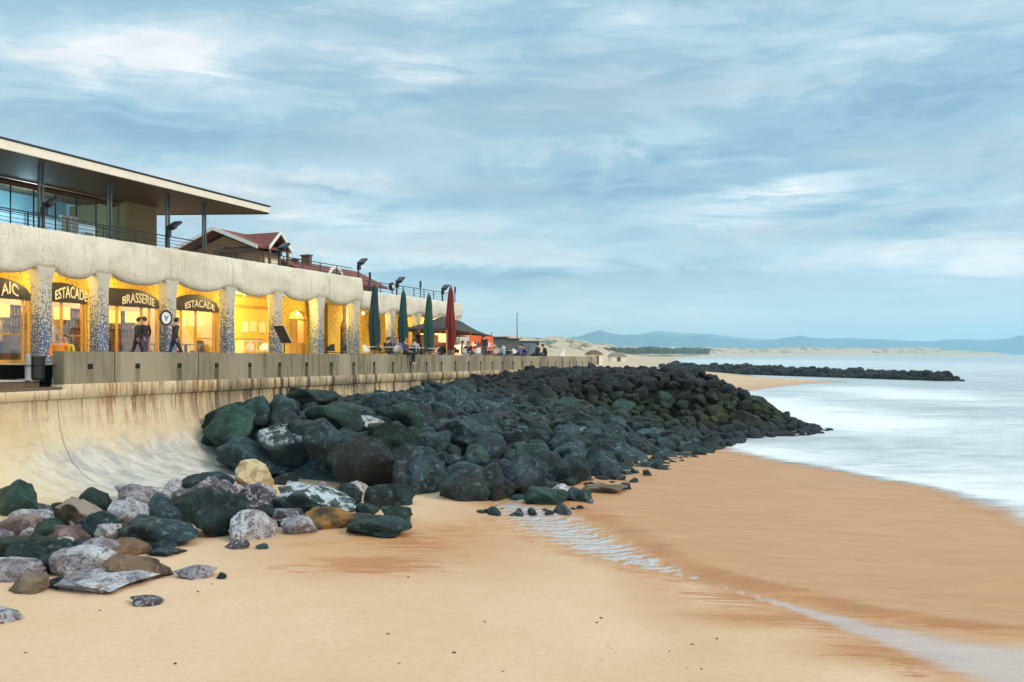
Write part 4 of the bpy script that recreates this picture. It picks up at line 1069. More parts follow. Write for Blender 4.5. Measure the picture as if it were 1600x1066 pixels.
SF = [('FACADE', None)]
labs = ['arched shopfront beyond the left edge column', 'yellow framed arched shopfront with sign ending AIC at the far left', 'arched shopfront under the large ESTACADE sign', 'wide arched shopfront under the BRASSERIE sign', 'arched shopfront with open door under the small ESTACADE sign']
txts = ['', 'AIC', 'ESTACADE', 'BRASSERIE', 'ESTACADE']
for (a, b), lb, tx in zip(ARCH, labs, txts):
    sf = link(bpy.data.objects.new('shopfront', None)); sf.parent = bd; sf['label'] = lb; sf['_o'] = bd['_o']
    # sub-parts hang directly below the shopfront part
    # outer frame following the arch
    mb = MB(); pts = [(a + .05, PA + .1, FZ)] + [(a + .05 + (b - a - .1) * (1 - math.cos(math.pi * i / 20)) / 2, PA + .1, archz(a + (b - a) * (1 - math.cos(math.pi * i / 20)) / 2, a, b) - .04) for i in range(21)] + [(b - .05, PA + .1, FZ)]
    for q0, q1 in zip(pts, pts[1:]):
        v0, v1 = Vector(q0), Vector(q1); d = (v1 - v0)
        if d.length < 1e-4: continue
        zax = d.normalized(); yax = Vector((0, 1, 0)); xax = yax.cross(zax)
        mb.obox((v0 + v1) / 2, Matrix((xax, yax, zax)).transposed(), .045, .06, d.length / 2 + .01)
    fr_ = mb
    zt_ = ZS - .02
    w3 = (b - a)
    mull = [a + .05 + w3 * f for f in ((.22, .52, .9) if tx != 'BRASSERIE' else (.12, .27, .68, .82))]
    for x in mull: fr_.box(x - .03, x + .03, PA + .06, PA + .15, FZ, zt_)
    fr_.box(a + .06, b - .06, PA + .05, PA + .16, zt_ - .08, zt_ - .001)
    fr_.box(a + .06, b - .06, PA + .05, PA + .16, FZ + .001, FZ + .12)
    fr_.box(mull[-2] + .03, mull[-1] - .03 if len(mull) > 1 else b, PA + .07, PA + .14, FZ + .95, FZ + 1.0)
    fr_.build('door_frame', M['wood'], sf)
    mb = MB(); mb.face([(a + .06, PA + .10, FZ + .12), (b - .06, PA + .10, FZ + .12), (b - .06, PA + .10, zt_ - .08), (a + .06, PA + .10, zt_ - .08)]); mb.build('glass_pane', M['glass'], sf)
    # dark sign board filling the arch head
    mb = MB(); n = 20; xs_ = [a + .02 + (b - a - .04) * i / n for i in range(n + 1)]
    for x0, x1 in zip(xs_, xs_[1:]):
        za, zb = archz(x0, a, b) - .02, archz(x1, a, b) - .02
        if tx == 'BRASSERIE' and x0 < a + 1.2: za = zb = ZA - .03
        mb.face([(x0, PA - .03, zt_ - .05), (x1, PA - .03, zt_ - .05), (x1, PA - .03, zb), (x0, PA - .03, za)])
        mb.face([(x0, PA + .03, zt_ - .05), (x1, PA + .03, zt_ - .05), (x1, PA + .03, zb), (x0, PA + .03, za)])
        mb.face([(x0, PA - .03, zb), (x1, PA - .03, zb), (x1, PA + .03, zb), (x0, PA + .03, za)])
        mb.face([(x0, PA - .03, zt_ - .05), (x1, PA - .03, zt_ - .05), (x1, PA + .03, zt_ - .05), (x0, PA + .03, zt_ - .05)])
    mb.build('sign_board', M['sign_board'], sf)
    m_ = (a + b) / 2
    if tx:
        xa, xb, hgt_ = {labs[1]: (1, 28, .54), labs[2]: (85, 135, .54), labs[3]: (190, 240, .50), labs[4]: (288, 334, .42)}[lb]
        sa_, sb_ = s_of(xa, PA), s_of(xb, PA); text_mesh(sf, tx, (sa_ + sb_) / 2, ZS + .07, PA - .035, hgt_, M['letter'], .10, sb_ - sa_, 1.1)
    # lit yellow panel hung behind the glass
    for f0, f1, z0_, z1_ in ((.56, .86, 1.55, 2.0), (.26, .48, 1.5, 2.0)):
        mb = MB(); mb.box(a + w3 * f0, a + w3 * f1, PA + .5, PA + .52, FZ + z0_, FZ + z1_); mb.build('lit_panel', M['bread'], sf)
# ---- open bays further along: bright recess, then a warm passage
SB2 = s_of(560, 27.5)
mb = MB(); mb.box(SB, SB2, 28.4, 28.5, FZ, 7.1); mb.build('recess_back_wall', M['bright_yellow'], bd)
PW = [(s_of(452, 26.8), s_of(480, 26.8)), (s_of(512, 26.8), s_of(545, 26.8))]
archwall('passage_wall', s_of(440, 26.8), SB2, PW, FZ, 7.1, 26.8, 27.0, M['yellow'], bd, 6.0, 6.5)
mb = MB(); mb.box(SB2, SB2 + .2, 24.6, 30, FZ, 7.1); mb.build('end_wall', M['yellow'], bd)
for a_, b_ in PW:
    mb = MB(); m_ = (a_ + b_) / 2
    mb.box(a_ + .04, m_ - .02, 26.9, 26.95, FZ, FZ + 2.1); mb.box(m_ + .02, b_ - .04, 26.9, 26.95, FZ, FZ + .9)
    for x in (a_ + .03, m_, b_ - .03): mb.box(x - .03, x + .03, 26.86, 26.99, FZ, FZ + 2.15)
    mb.box(a_, b_, 26.86, 26.99, FZ + 2.1, FZ + 2.18); mb.build('passage_door', M['wood'], bd)
for x, z_ in ((385, 5.3), (398, 5.35), (412, 5.3)):
    mb = MB(); s_ = s_of(x, 28.3); mb.box(s_ - .22, s_ + .22, 28.36, 28.4, z_, z_ + .55); mb.build('wall_picture', M['cream'], bd)
mb = MB(); mb.box(SB, SB2, 28.3, 28.4, 6.55, 6.68); mb.build('picture_rail', M['wood'], bd)
# inner mosaic columns
for x in (492, 540): column(s_of(x, 26.2), bd, FZ, 7.0, 26.0, .42, .42)
# dresser and white counter in the bright recess
sx = s_of(400, 27.8)
dr_ = thing('sideboard', 'pale wooden sideboard in the bright yellow recess', 'sideboard', sx, 27.8, FZ)
mb = MB(); mb.box(sx - 1.2, sx + .3, 27.6, 28.1, FZ, FZ + 1.05); mb.build('cabinet', M['cream'], dr_, bevel=.01)
mb = MB(); mb.box(sx - 1.25, sx + .35, 27.55, 28.12, FZ + 1.05, FZ + 1.1); mb.build('cabinet_top', M['wood'], dr_)
for i in range(3):
    mb = MB(); mb.box(sx - 1.15 + i * .48, sx - .73 + i * .48, 27.58, 27.6, FZ + .1, FZ + .95); mb.build('cabinet_door', M['wood'], dr_)
# lamps: small wall/ceiling globes with a real light in each
def globe(s, p, z, e, col=(1, .66, .28), r=.09, name='ceiling_lamp'):
    mb = MB(); mb.lathe((s, p, z), [(.01, -r), (r * .7, -r * .7), (r, 0), (r * .7, r * .7), (.03, r), (.02, r + .08)], 12)
    mb.build(name, M['lamp'], bd, smooth=True)
    l = bpy.data.lights.new('lamp', 'POINT'); l.energy = e; l.color = col; l.shadow_soft_size = .12
    o = link(bpy.data.objects.new('lamp', l)); o.location = SP(s, p, z - r - .12)
for i, (a, b) in enumerate(zip(CS, CS[1:])):
    m_ = (a + b) / 2
    if m_ < SB + .5: globe(m_ - .2, 24.72, 6.98, 48, (1, .74, .28), .05)
    elif i == 5 or b < s_of(445, 24): pass
    else: globe(m_, 25.4, 6.98, 50, (1, .74, .28), .05)
for s in np.arange(S0 + 2, SB, 3.2): globe(s, 27.2, 6.9, 120, (1, .80, .50), .08)
sr = (SB + s_of(440, 26.8)) / 2
globe(sr - .6, 26.4, 6.98, 340, (1, .92, .36), .05); globe(s_of(465, 27.8), 27.8, 6.4, 70); globe(s_of(528, 27.8), 27.8, 6.4, 70)
# ---- upper storey
PR = 24.0
sr0, sr1 = S0 - 3, s_of(419, PR)
def rz_(p): return 10.50 + .055 * (p - PR)
mb = MB(); v = []
for (s, p) in ((sr0, PR), (sr1, PR), (sr1 - .1, 32.5), (sr0, 32.5)): v.append((s, p, rz_(p)))
vt = [(a, b, c + .12) for a, b, c in v]
mb.mesh(v + vt, [(0, 3, 2, 1), (4, 5, 6, 7), (0, 1, 5, 4), (1, 2, 6, 5), (2, 3, 7, 6), (3, 0, 4, 7)]); mb.build('roof_canopy', M['soffit'], bd)
mb = MB()
v = [(sr0, PR - .06, rz_(PR) - .02), (sr1 + .05, PR - .06, rz_(PR) + .03), (sr1 + .05, PR, rz_(PR) + .03), (sr0, PR, rz_(PR) - .02)]
v2 = [(sr0, PR - .06, rz_(PR) + .30), (sr1 + .05, PR - .06, rz_(PR) + .27), (sr1 + .05, PR, rz_(PR) + .27), (sr0, PR, rz_(PR) + .30)]
mb.mesh(v + v2, [(0, 3, 2, 1), (4, 5, 6, 7), (0, 1, 5, 4), (1, 2, 6, 5), (2, 3, 7, 6), (3, 0, 4, 7)]); mb.build('fascia', M['cream'], bd)
mb = MB(); mb.box(sr0, sr1 + .07, PR - .10, PR + .25, rz_(PR) + .302, rz_(PR) + .35); mb.build('roof_edge_trim', M['dark_metal'], bd)
mb = MB(); v = [(sr1 - .02, PR, rz_(PR) - .03), (sr1 + .05, PR, rz_(PR) - .03), (sr1 - .05, 32.5, rz_(32.5) - .03), (sr1 - .12, 32.5, rz_(32.5) - .03)]
vt = [(a, b, c + .2) for a, b, c in v]; mb.mesh(v + vt, [(0, 3, 2, 1), (4, 5, 6, 7), (0, 1, 5, 4), (1, 2, 6, 5), (2, 3, 7, 6), (3, 0, 4, 7)]); mb.build('end_fascia', M['dark_metal'], bd)
for x in (-40, 64, 171, 262, 319):
    s = s_of(x, 25.0); mb = MB()
    for d in (-.07, .07): mb.tube([(s + d, 25.0, 7.4), (s + d, 25.0, rz_(25) + .01)], .045, 10, False)
    mb.box(s - .12, s + .12, 24.93, 25.07, 7.4, 7.46); mb.build('roof_post', M['grey_metal'], bd, smooth=False)
# glass front and its curved end
PG = 29.0
gx = [(s, PG) for s in np.linspace(S0, s_of(150, PG), 14)] + [(s_of(150, PG) + .9, PG + .25), (s_of(150, PG) + 1.7, PG + .9), (s_of(150, PG) + 2.3, PG + 1.8)]
gl = MB(); fm = MB(); hd = MB()
for (s0_, p0_), (s1_, p1_) in zip(gx, gx[1:]):
    zt_ = rz_(PG) - .02; gl.face([(s0_, p0_, 7.4), (s1_, p1_, 7.4), (s1_, p1_, zt_ - .25), (s0_, p0_, zt_ - .25)])
    fm.tube([(s1_, p1_, 7.4), (s1_, p1_, zt_ - .2)], .035, 4, False)
    fm.tube([(s0_, p0_, 9.55), (s1_, p1_, 9.55)], .02, 4, False)
    hd.tube([(s0_, p0_, zt_ - .12), (s1_, p1_, zt_ - .12)], .12, 4)
gl.build('window_glass', M['blue_glass'], bd); fm.build('window_mullions', M['dark_metal'], bd); hd.build('window_head', M['brown'], bd)
mb = MB(); s_ = s_of(245, 28.6); mb.box(s_of(198, 28.6), s_, 28.6, 32, 7.4, rz_(28.6)); mb.build('end_block', M['beige_wall'], bd)
mb = MB(); mb.box(S0, s_of(198, 28.6), 32.2, 32.4, 7.4, rz_(32)); mb.build('upper_back_wall', plain('upper_room', (.42, .66, .76), .7), bd)  # wall coloured blue so the glazing before it shows a sky-like teal
l = bpy.data.lights.new('lamp', 'POINT'); l.energy = 170; l.color = (.95, .98, 1); l.shadow_soft_size = .3; o = link(bpy.data.objects.new('lamp', l)); o.location = SP(s_of(60, 30), 30.6, 10.0)  # added light with no fixture, brightens the room behind the tinted glass
for x in (107, 122, 141, 153, 176, 188):        # white blinds / door leaves seen through the glass
    s = s_of(x, PG - .08) - .3; pp_ = PG - .1 if x < 150 else PG + .1; mb = MB(); mb.box(s, s + (.42 if x % 2 else .3), pp_, pp_ + .04, 7.4, 9.75 if x < 140 else 9.2); mb.build('white_blind', M['white'], bd)
# railing along the top of the balcony wall
def railing(s0, s1, p, z, hgt, parent, n_rail, step, name='railing', drop=0):
    mb = MB()
    for k_ in range(n_rail):
        zz = z + hgt * (k_ + 1) / n_rail; mb.tube([(s0, p, zz), (s1, p, zz)], .022 if k_ == n_rail - 1 else .011, 6)
    x = s0
    while x <= s1 + .01:
        mb.tube([(x, p, z - .25), (x, p, z + hgt)], .026, 6); x += step
    mb.build(name, M['dark_metal'], parent)
railing(S0, S1 - .2, 24.5, ZT, .52, bd, 4, 1.45)
# ---- the lower second building
S2a, S2b = S1 + .02, s_of(722, 24.0)
lb2 = thing('terrace_building', 'lower stucco arcade building with flat roof terrace beyond the restaurant', 'building', S2a, PB, 3.4)
C2 = [S2a + .25] + [s_of(x, PB) for x in (617, 657, 691)] + [S2b - .3]
band('balcony_wall', S2a, S2b, C2, 7.62, 6.62, lb2, PB + .04, M['stucco'])
for s in C2[1:]: column(s, lb2, 3.0, 6.58, PB + .05, .45, .45)
mb = MB(); mb.box(S2a, S2b, 24.45, 31, 6.9, 7.1); mb.build('terrace_slab', M['beige_wall'], lb2)
mb = MB(); mb.box(S2b - .25, S2b - .01, 24.45, 31, 3.2, 6.9); mb.build('end_wall', M['stucco'], lb2)
mb = MB(); mb.box(S2a, S2b, 24.3, 31, 3.2, 3.72); mb.build('floor_slab', M['paving'], lb2)
A2 = [(m_ - .95, m_ + .95) for m_ in [(a + b) / 2 + .3 for a, b in zip(C2, C2[1:])]]
archwall('arcade_wall', S2a, S2b - .3, A2, 3.72, 6.9, 26.2, 26.45, M['yellow'], lb2, 5.6, 6.3)
mb = MB(); mb.box(S2a, S2b - .3, 28.2, 28.3, 3.72, 6.9); mb.build('room_back_wall', M['room'], lb2)
for (a, b) in A2:
    mb = MB(); 
    for x in (a + .05, a + .65, b - .65, b - .05): mb.box(x - .03, x + .03, 26.28, 26.36, 3.72, 5.9)
    mb.box(a, b, 26.28, 26.36, 5.75, 5.83); mb.build('door_frame', M['wood'], lb2)
    s = (a + b) / 2; mb = MB(); mb.lathe((s, 25.3, 6.5), [(.01, -.09), (.08, -.04), (.08, .04), (.02, .1)], 10); mb.build('ceiling_lamp', M['lamp'], lb2)
    for (pp, e) in ((25.2, 70), (27.3, 110)):
        l = bpy.data.lights.new('lamp', 'POINT'); l.energy = e; l.color = (1, .74, .32); l.shadow_soft_size = .1; o = link(bpy.data.objects.new('lamp', l)); o.location = SP(s, pp, 6.25)
railing(S2a + .1, S2b - .1, 24.5, 7.62, .62, lb2, 4, 1.3)
# floodlights on the balcony walls
def floodlight(x, p, z, lab, hgt=1.0, flip=1):
    s = s_of(x, p); t = thing('floodlight', lab, 'floodlight', s, p, z, 'floodlights on the balcony walls')
    mb = MB(); mb.tube([(s, p, z), (s, p, z + hgt * .82)], .045, 8); mb.box(s - .09, s + .09, p - .09, p + .09, z, z + .03); mb.box(s - .075, s + .075, p - .12, p + .05, z + hgt * .45, z + hgt * .72); mb.build('pole', M['dark_metal'], t)
    ax = Matrix.Rotation(R(-32), 3, 'Y') @ Matrix.Rotation(R(0), 3, 'Z')
    c = Vector((s + .20, p - .12, z + hgt * .93)); mb = MB(); mb.obox(c, ax, .27, .20, .055); mb.obox(c - ax @ Vector((.12, 0, .07)), ax, .12, .14, .05); mb.build('lamp_head', M['dark_metal'], t, bevel=.02)
    mb = MB(); mb.tube([(s, p, z + hgt * .7), (s + .12, p - .08, z + hgt * .88)], .03, 6); mb.build('bracket', M['dark_metal'], t)
for x, p, z, lb in ((68, 24.25, ZT, 'dark floodlight nearest the camera in front of the tinted glass'), (262, 24.25, ZT, 'dark floodlight beside the third roof post'),
                (436, 24.25, ZT, 'dark floodlight in front of the red tiled porch'), (560, 24.25, ZT, 'dark floodlight at the far end of the high balcony wall'),
                (620, 24.25, 7.62, 'dark floodlight behind the two nearest green parasols'), (691, 24.25, 7.62, 'dark floodlight behind the red parasol')):
    floodlight(x, p, z, lb, 1.0)
for x, lb in ((578, 'slim dark post behind the nearest green parasol'), (657, 'slim dark post between the second and third green parasols'), (711, 'slim dark post right of the red parasol')):
    s = s_of(x, 24.4); t = thing('terrace_post', lb, 'post', s, 24.4, 7.6); mb = MB(); mb.tube([(s, 24.4, 7.6), (s, 24.4, 8.55)], .03, 8); mb.box(s - .06, s + .06, 24.36, 24.44, 8.3, 8.72); mb.build('post', M['dark_metal'], t)
s = s_of(611, 24.4); t = thing('life_ring_box', 'small round dark box on the terrace railing', 'box', s, 24.38, 7.7)
mb = MB(); mb.tube([(s, 24.28, 8.1), (s, 24.42, 8.1)], .24, 14); mb.build('box_body', M['black'], t); mb = MB(); mb.tube([(s + .03, 24.255, 8.1), (s + .03, 24.28, 8.1)], .12, 12); mb.build('box_face', M['white'], t)
# ------------------------------------------------------------------ houses behind
def gable_roof(mb, s0, s1, p0, pm, p1, z0, zr, z1, th=.12, ov=.35):
    for (pa, za, pb, zb) in ((p0, z0, pm, zr), (p1, z1, pm, zr)):
        v = [(s0 - ov, pa, za), (s1 + ov, pa, za), (s1 + ov, pb, zb), (s0 - ov, pb, zb)]; vt = [(a, b, c + th) for a, b, c in v]
        mb.mesh(v + vt, [(0, 3, 2, 1), (4, 5, 6, 7), (0, 1, 5, 4), (1, 2, 6, 5), (2, 3, 7, 6), (3, 0, 4, 7)])
hs, hp, hzr, hze = 36.8, 33.0, 11.2, 10.05
ch = thing('brick_chalet', 'tan brick chalet with red tiled gable roof and white barge boards', 'house', hs, hp, 3)
mb = MB(); mb.mesh([(hs + .5, 30.4, 3), (hs + .5, 35.6, 3), (hs + .5, 35.6, hze - .05), (hs + .5, hp, hzr - .25), (hs + .5, 30.4, hze - .05)] + [(hs + 2.3, 30.4, 3), (hs + 2.3, 35.6, 3), (hs + 2.3, 35.6, hze - .05), (hs + 2.3, hp, hzr - .25), (hs + 2.3, 30.4, hze - .05)],
                    [(0, 1, 2, 3, 4), (5, 6, 7, 8, 9), (0, 4, 9, 5), (1, 2, 7, 6), (0, 1, 6, 5)]); mb.build('brick_wall', M['brick'], ch)
mb = MB(); gable_roof(mb, hs, hs + 2.3, 29.9, hp, 36.1, hze, hzr, hze); mb.build('roof', M['tiles'], ch)
for pa in (29.9, 36.1):
    mb = MB(); v = [(hs - .42, pa, hze - .05), (hs - .35, pa, hze - .05), (hs - .35, hp, hzr - .02), (hs - .42, hp, hzr - .02)]; vt = [(a, b, c + .2) for a, b, c in v]
    mb.mesh(v + vt, [(0, 3, 2, 1), (4, 5, 6, 7), (0, 1, 5, 4), (1, 2, 6, 5), (2, 3, 7, 6), (3, 0, 4, 7)]); mb.build('barge_board', M['white'], ch)
mb = MB(); mb.box(hs + .44, hs + .5, 32.0, 33.4, 8.6, 9.9); wf = mb.build('window', M['brown'], ch)
mb = MB(); mb.box(hs + .41, hs + .44, 32.1, 33.3, 8.9, 9.75); mb.build('window_pane', M['blue_glass'], wf)
mb = MB(); mb.box(hs + .3, hs + .5, 30.38, 33.6, 9.95, hze + .1); mb.build('gable_boarding', M['brown'], ch)
# porch gable facing the sea
ps, pe = hs + .5, hs + 2.2
mb = MB(); 
for sgn in (-1, 1):
    m_ = (ps + pe) / 2; v = [(m_, 29.7, 11.02), (m_, 33.0, 11.02), (m_ + sgn * .95, 33.0, 10.1), (m_ + sgn * .95, 29.7, 10.1)]; vt = [(a, b, c + .1) for a, b, c in v]
    mb.mesh(v + vt, [(0, 3, 2, 1), (4, 5, 6, 7), (0, 1, 5, 4), (1, 2, 6, 5), (2, 3, 7, 6), (3, 0, 4, 7)])
mb.build('porch_roof', M['tiles'], ch)
for sgn in (-1, 1):
    m_ = (ps + pe) / 2; v = [(m_, 29.62, 11.0), (m_, 29.7, 11.0), (m_ + sgn * 1.0, 29.7, 10.02), (m_ + sgn * 1.0, 29.62, 10.02)]; vt = [(a, b, c + .18) for a, b, c in v]
    mb = MB(); mb.mesh(v + vt, [(0, 3, 2, 1), (4, 5, 6, 7), (0, 1, 5, 4), (1, 2, 6, 5), (2, 3, 7, 6), (3, 0, 4, 7)]); mb.build('barge_board', M['white'], ch)
    mb = MB(); mb.box(m_ + sgn * .8 - .06, m_ + sgn * .8 + .06, 29.75, 29.87, 7.2, 10.2); mb.build('porch_post', M['brown'], ch)
mb = MB(); mb.box(ps + .3, pe - .3, 30.32, 30.39, 8.0, 9.6); mb.build('porch_wall', M['cream'], ch)
rh = thing('tiled_house', 'long low house with brown red tiled roof and one small chimney', 'house', 42.5, 32, 3)
mb = MB(); mb.box(41.4, 49.5, 30.2, 34.8, 3, 8.9); mb.build('house_wall', M['brick'], rh)
mb = MB(); gable_roof(mb, 41.4, 49.5, 29.6, 32.0, 35.2, 8.7, 9.9, 8.7); mb.build('roof', M['tiles'], rh)
for s_, w_, h_ in ((43.6, .15, 10.45), (42.3, .12, 10.05)):
    mb = MB(); mb.box(s_ - w_, s_ + w_, 31.6, 32.2, 9.7, h_); mb.box(s_ - w_ - .06, s_ + w_ + .06, 31.54, 32.26, h_, h_ + .08); mb.build('chimney', M['brown'], rh)
mb = MB(); s_ = 42.9
pts = [(s_ - .8 + 1.6 * (1 - math.cos(math.pi * i / 12)) / 2, 29.2, 8.6 + .95 * math.sin(math.pi * i / 12)) for i in range(13)]; mb.tube(pts, .10, 6); mb.build('dormer_arch', M['white'], rh)
mb = MB(); mb.box(s_ - .6, s_ + .6, 29.3, 31, 8.2, 9.25); mb.build('dormer', M['brown'], rh)
# ------------------------------------------------------------------ closed parasols
def parasol(x, ptop_px, p, wpx, mat, lab, cat='parasol'):
    s = s_of(x, p); pm = (VP - x) * ca / p; zt_ = EYE + (HOR - ptop_px) / pm; zf = floor_z(s); t = thing('closed_parasol', lab, cat, s, p, zf, 'closed parasols on the promenade')
    H = zt_ - zf; r = wpx / 2 / pm
    mb = MB(); mb.box(s - .3, s + .3, p - .3, p + .3, zf, zf + .07); mb.build('base', M['dark_metal'], t)
    mb = MB(); mb.tube([(s, p, zf + .07), (s, p, zt_ + .05)], .035, 8); mb.build('pole', M['dark_metal'], t)
    rq = random.Random(int(x)); n = 32; rings = []; zs_ = np.linspace(.16, 1, 16)
    prof = [.62, .80, .90, .96, 1.0, 1.0, .98, .93, .88, .82, .76, .70, .64, .56, .44, .10]
    vs = []
    for i, (k_, r_) in enumerate(zip(zs_, prof)):
        for j in range(n):
            tt = 2 * math.pi * j / n + i * .03; fl = 1 + (.28 * (1 - k_ * .6)) * math.cos(8 * tt + 1.5 * math.sin(i * .35)) + .04 * rq.uniform(-1, 1)
            vs.append((s + r * r_ * fl * math.cos(tt) + .03 * math.sin(i * .6), p + r * r_ * fl * math.sin(tt), zf + H * k_))
    mb = MB(); fs = [(i * n + j, i * n + (j + 1) % n, (i + 1) * n + (j + 1) % n, (i + 1) * n + j) for i in range(15) for j in range(n)] + [tuple(reversed(range(n))), tuple(range(15 * n, 16 * n))]
    mb.mesh(vs, fs); mb.build('canopy', mat, t, smooth=True)
    mb = MB(); mb.tube([(s, p, zf + H * .46), (s, p, zf + H * .475)], r * 1.06, 16); mb.build('tie_strap', mat, t)
parasol(585, 445, 21.6, 16, M['dkteal_cloth'], 'darkest closed parasol nearest the restaurant columns')
parasol(630, 453, 21.6, 14, M['teal_cloth'], 'closed teal parasol second from the restaurant')
parasol(670, 459, 21.6, 14, M['green_cloth'], 'closed green teal parasol just left of the dark red one')
parasol(704, 447, 21.2, 14, M['red_cloth'], 'closed dark red parasol in front of the tent stall')
# ------------------------------------------------------------------ stall with a dark tent roof and orange awning
s0_, s1_ = s_of(680, 22.4), s_of(748, 22.0); zf = floor_z(s0_)
tn = thing('snack_stall', 'snack stall with dark peaked tent roof and lit orange awning', 'stall', (s0_ + s1_) / 2, 22.4, zf)
mb = MB(); m1 = s_of(700, 23); m2 = s_of(716, 23)
zr_ = 6.35; ze = 5.35
a, b, c, d = (s0_ - .8, 21.2, ze + .3), (s1_ + .6, 21.2, ze), (s1_ + .6, 24.6, ze), (s0_ - .8, 24.6, ze + .3)
pk1, pk2 = (m1 - 1.0, 22.9, zr_ + .15), (m2 + .2, 22.9, zr_ - .05)
def sag(q0, q1, t, k_=.12): v = Vector(q0).lerp(Vector(q1), t); v.z -= k_ * math.sin(math.pi * t); return v
def curtain(mb, e0, e1, r0, r1, n=6):
    g_ = [[Vector(sag(e0, r0, i / n)).lerp(Vector(sag(e1, r1, i / n)), j / n) for j in range(n + 1)] for i in range(n + 1)]
    for i in range(n):
        for j in range(n): mb.face([g_[i][j], g_[i][j + 1], g_[i + 1][j + 1], g_[i + 1][j]])
curtain(mb, a, b, pk1, pk2); curtain(mb, b, c, pk2, pk2); curtain(mb, c, d, pk2, pk1); curtain(mb, d, a, pk1, pk1)
o = mb.build('tent_roof', M['tent'], tn, smooth=True)
sm = o.modifiers.new('thick', 'SOLIDIFY'); sm.thickness = .03
for (s_, p_) in ((a[0] + .1, 21.3), ((a[0] + b[0]) / 2, 21.3), (b[0] - .1, 21.3), (b[0] - .1, 24.5), (a[0] + .1, 24.5)):
    mb = MB(); mb.tube([(s_, p_, zf), (s_, p_, ze + .25)], .045, 8); mb.build('tent_post', M['wood'], tn)
ms = s_of(715, 22)
mb = MB(); mb.box(ms, s1_ + .4, 21.15, 21.2, ze - .42, ze - .02); mb.build('awning_valance', M['orange'], tn)
mb = MB(); v = [(ms, 21.2, ze - .05), (s1_ + .4, 21.2, ze - .05), (s1_ + .4, 22.0, ze - .03), (ms, 22.0, ze - .03)]; mb.face(v); mb.build('awning', M['orange'], tn)
mb = MB(); mb.box(s0_ + .2, s1_, 23.8, 23.9, zf, ze); mb.build('stall_back', M['brown'], tn)
mb = MB(); mb.box(ms, s1_, 22.2, 22.6, zf, zf + 1.0); mb.build('counter', M['cream'], tn)
mb = MB(); mb.box(ms + .4, s1_ - .2, 23.72, 23.78, zf + 1.2, zf + 1.75); mb.build('lit_menu', M['awnglow'], tn)
mb = MB(); mb.box(s0_ - .3, s0_ + 1.6, 23.0, 23.1, zf, zf + 1.6); mb.build('wood_screen', M['brick'], tn)
l = bpy.data.lights.new('lamp', 'POINT'); l.energy = 120; l.color = (1, .45, .2); l.shadow_soft_size = .1; o = link(bpy.data.objects.new('lamp', l)); o.location = SP(ms + 1, 21.8, ze - .6)
# ------------------------------------------------------------------ round road sign, menu lectern
s = s_of(259, 23.0); zf = floor_z(s); zc_ = EYE + (HOR - 497) / ((VP - 259) * ca / 23.0)
sg = thing('round_sign', 'round white sign with dark ring on a post by the third column', 'sign', s, 23.0, zf)
mb = MB(); mb.tube([(s, 23.03, zf), (s, 23.03, zc_ + .2)], .03, 8); mb.build('post', M['grey_metal'], sg)
mb = MB(); mb.tube([(s, 22.985, zc_), (s, 23.0, zc_)], .30, 28); mb.build('ring', M['redtrim'], sg)
mb = MB(); mb.tube([(s, 22.975, zc_), (s, 22.984, zc_)], .215, 28); mb.build('sign_face', M['white'], sg)
mb = MB()
for x0, z0_, x1, z1_ in ((-.09, .10, 0, -.10), (0, -.10, .09, .10), (-.06, .03, .06, .03)): mb.tube([(s + x0, 22.972, zc_ + z0_), (s + x1, 22.972, zc_ + z1_)], .018, 6)
mb.build('symbol', M['blue_sym'], sg)
s = s_of(442, 23.2); zf = floor_z(s); ln = thing('menu_lectern', 'tilted menu board on a dark stand beside the fifth column', 'menu board', s, 23.2, zf)
ax = Matrix.Rotation(R(52), 3, 'Y'); mb = MB(); mb.obox((s, 23.2, zf + 1.28), ax, .46, .25, .02); mb.build('board', M['white'], ln)
mb = MB(); mb.obox((s - .03, 23.2, zf + 1.25), ax, .48, .27, .02); mb.tube([(s + .1, 23.2, zf + .9), (s + .1, 23.2, zf)], .03, 8); mb.box(s - .1, s + .3, 23.0, 23.4, zf, zf + .03); mb.build('stand', M['dark_metal'], ln)
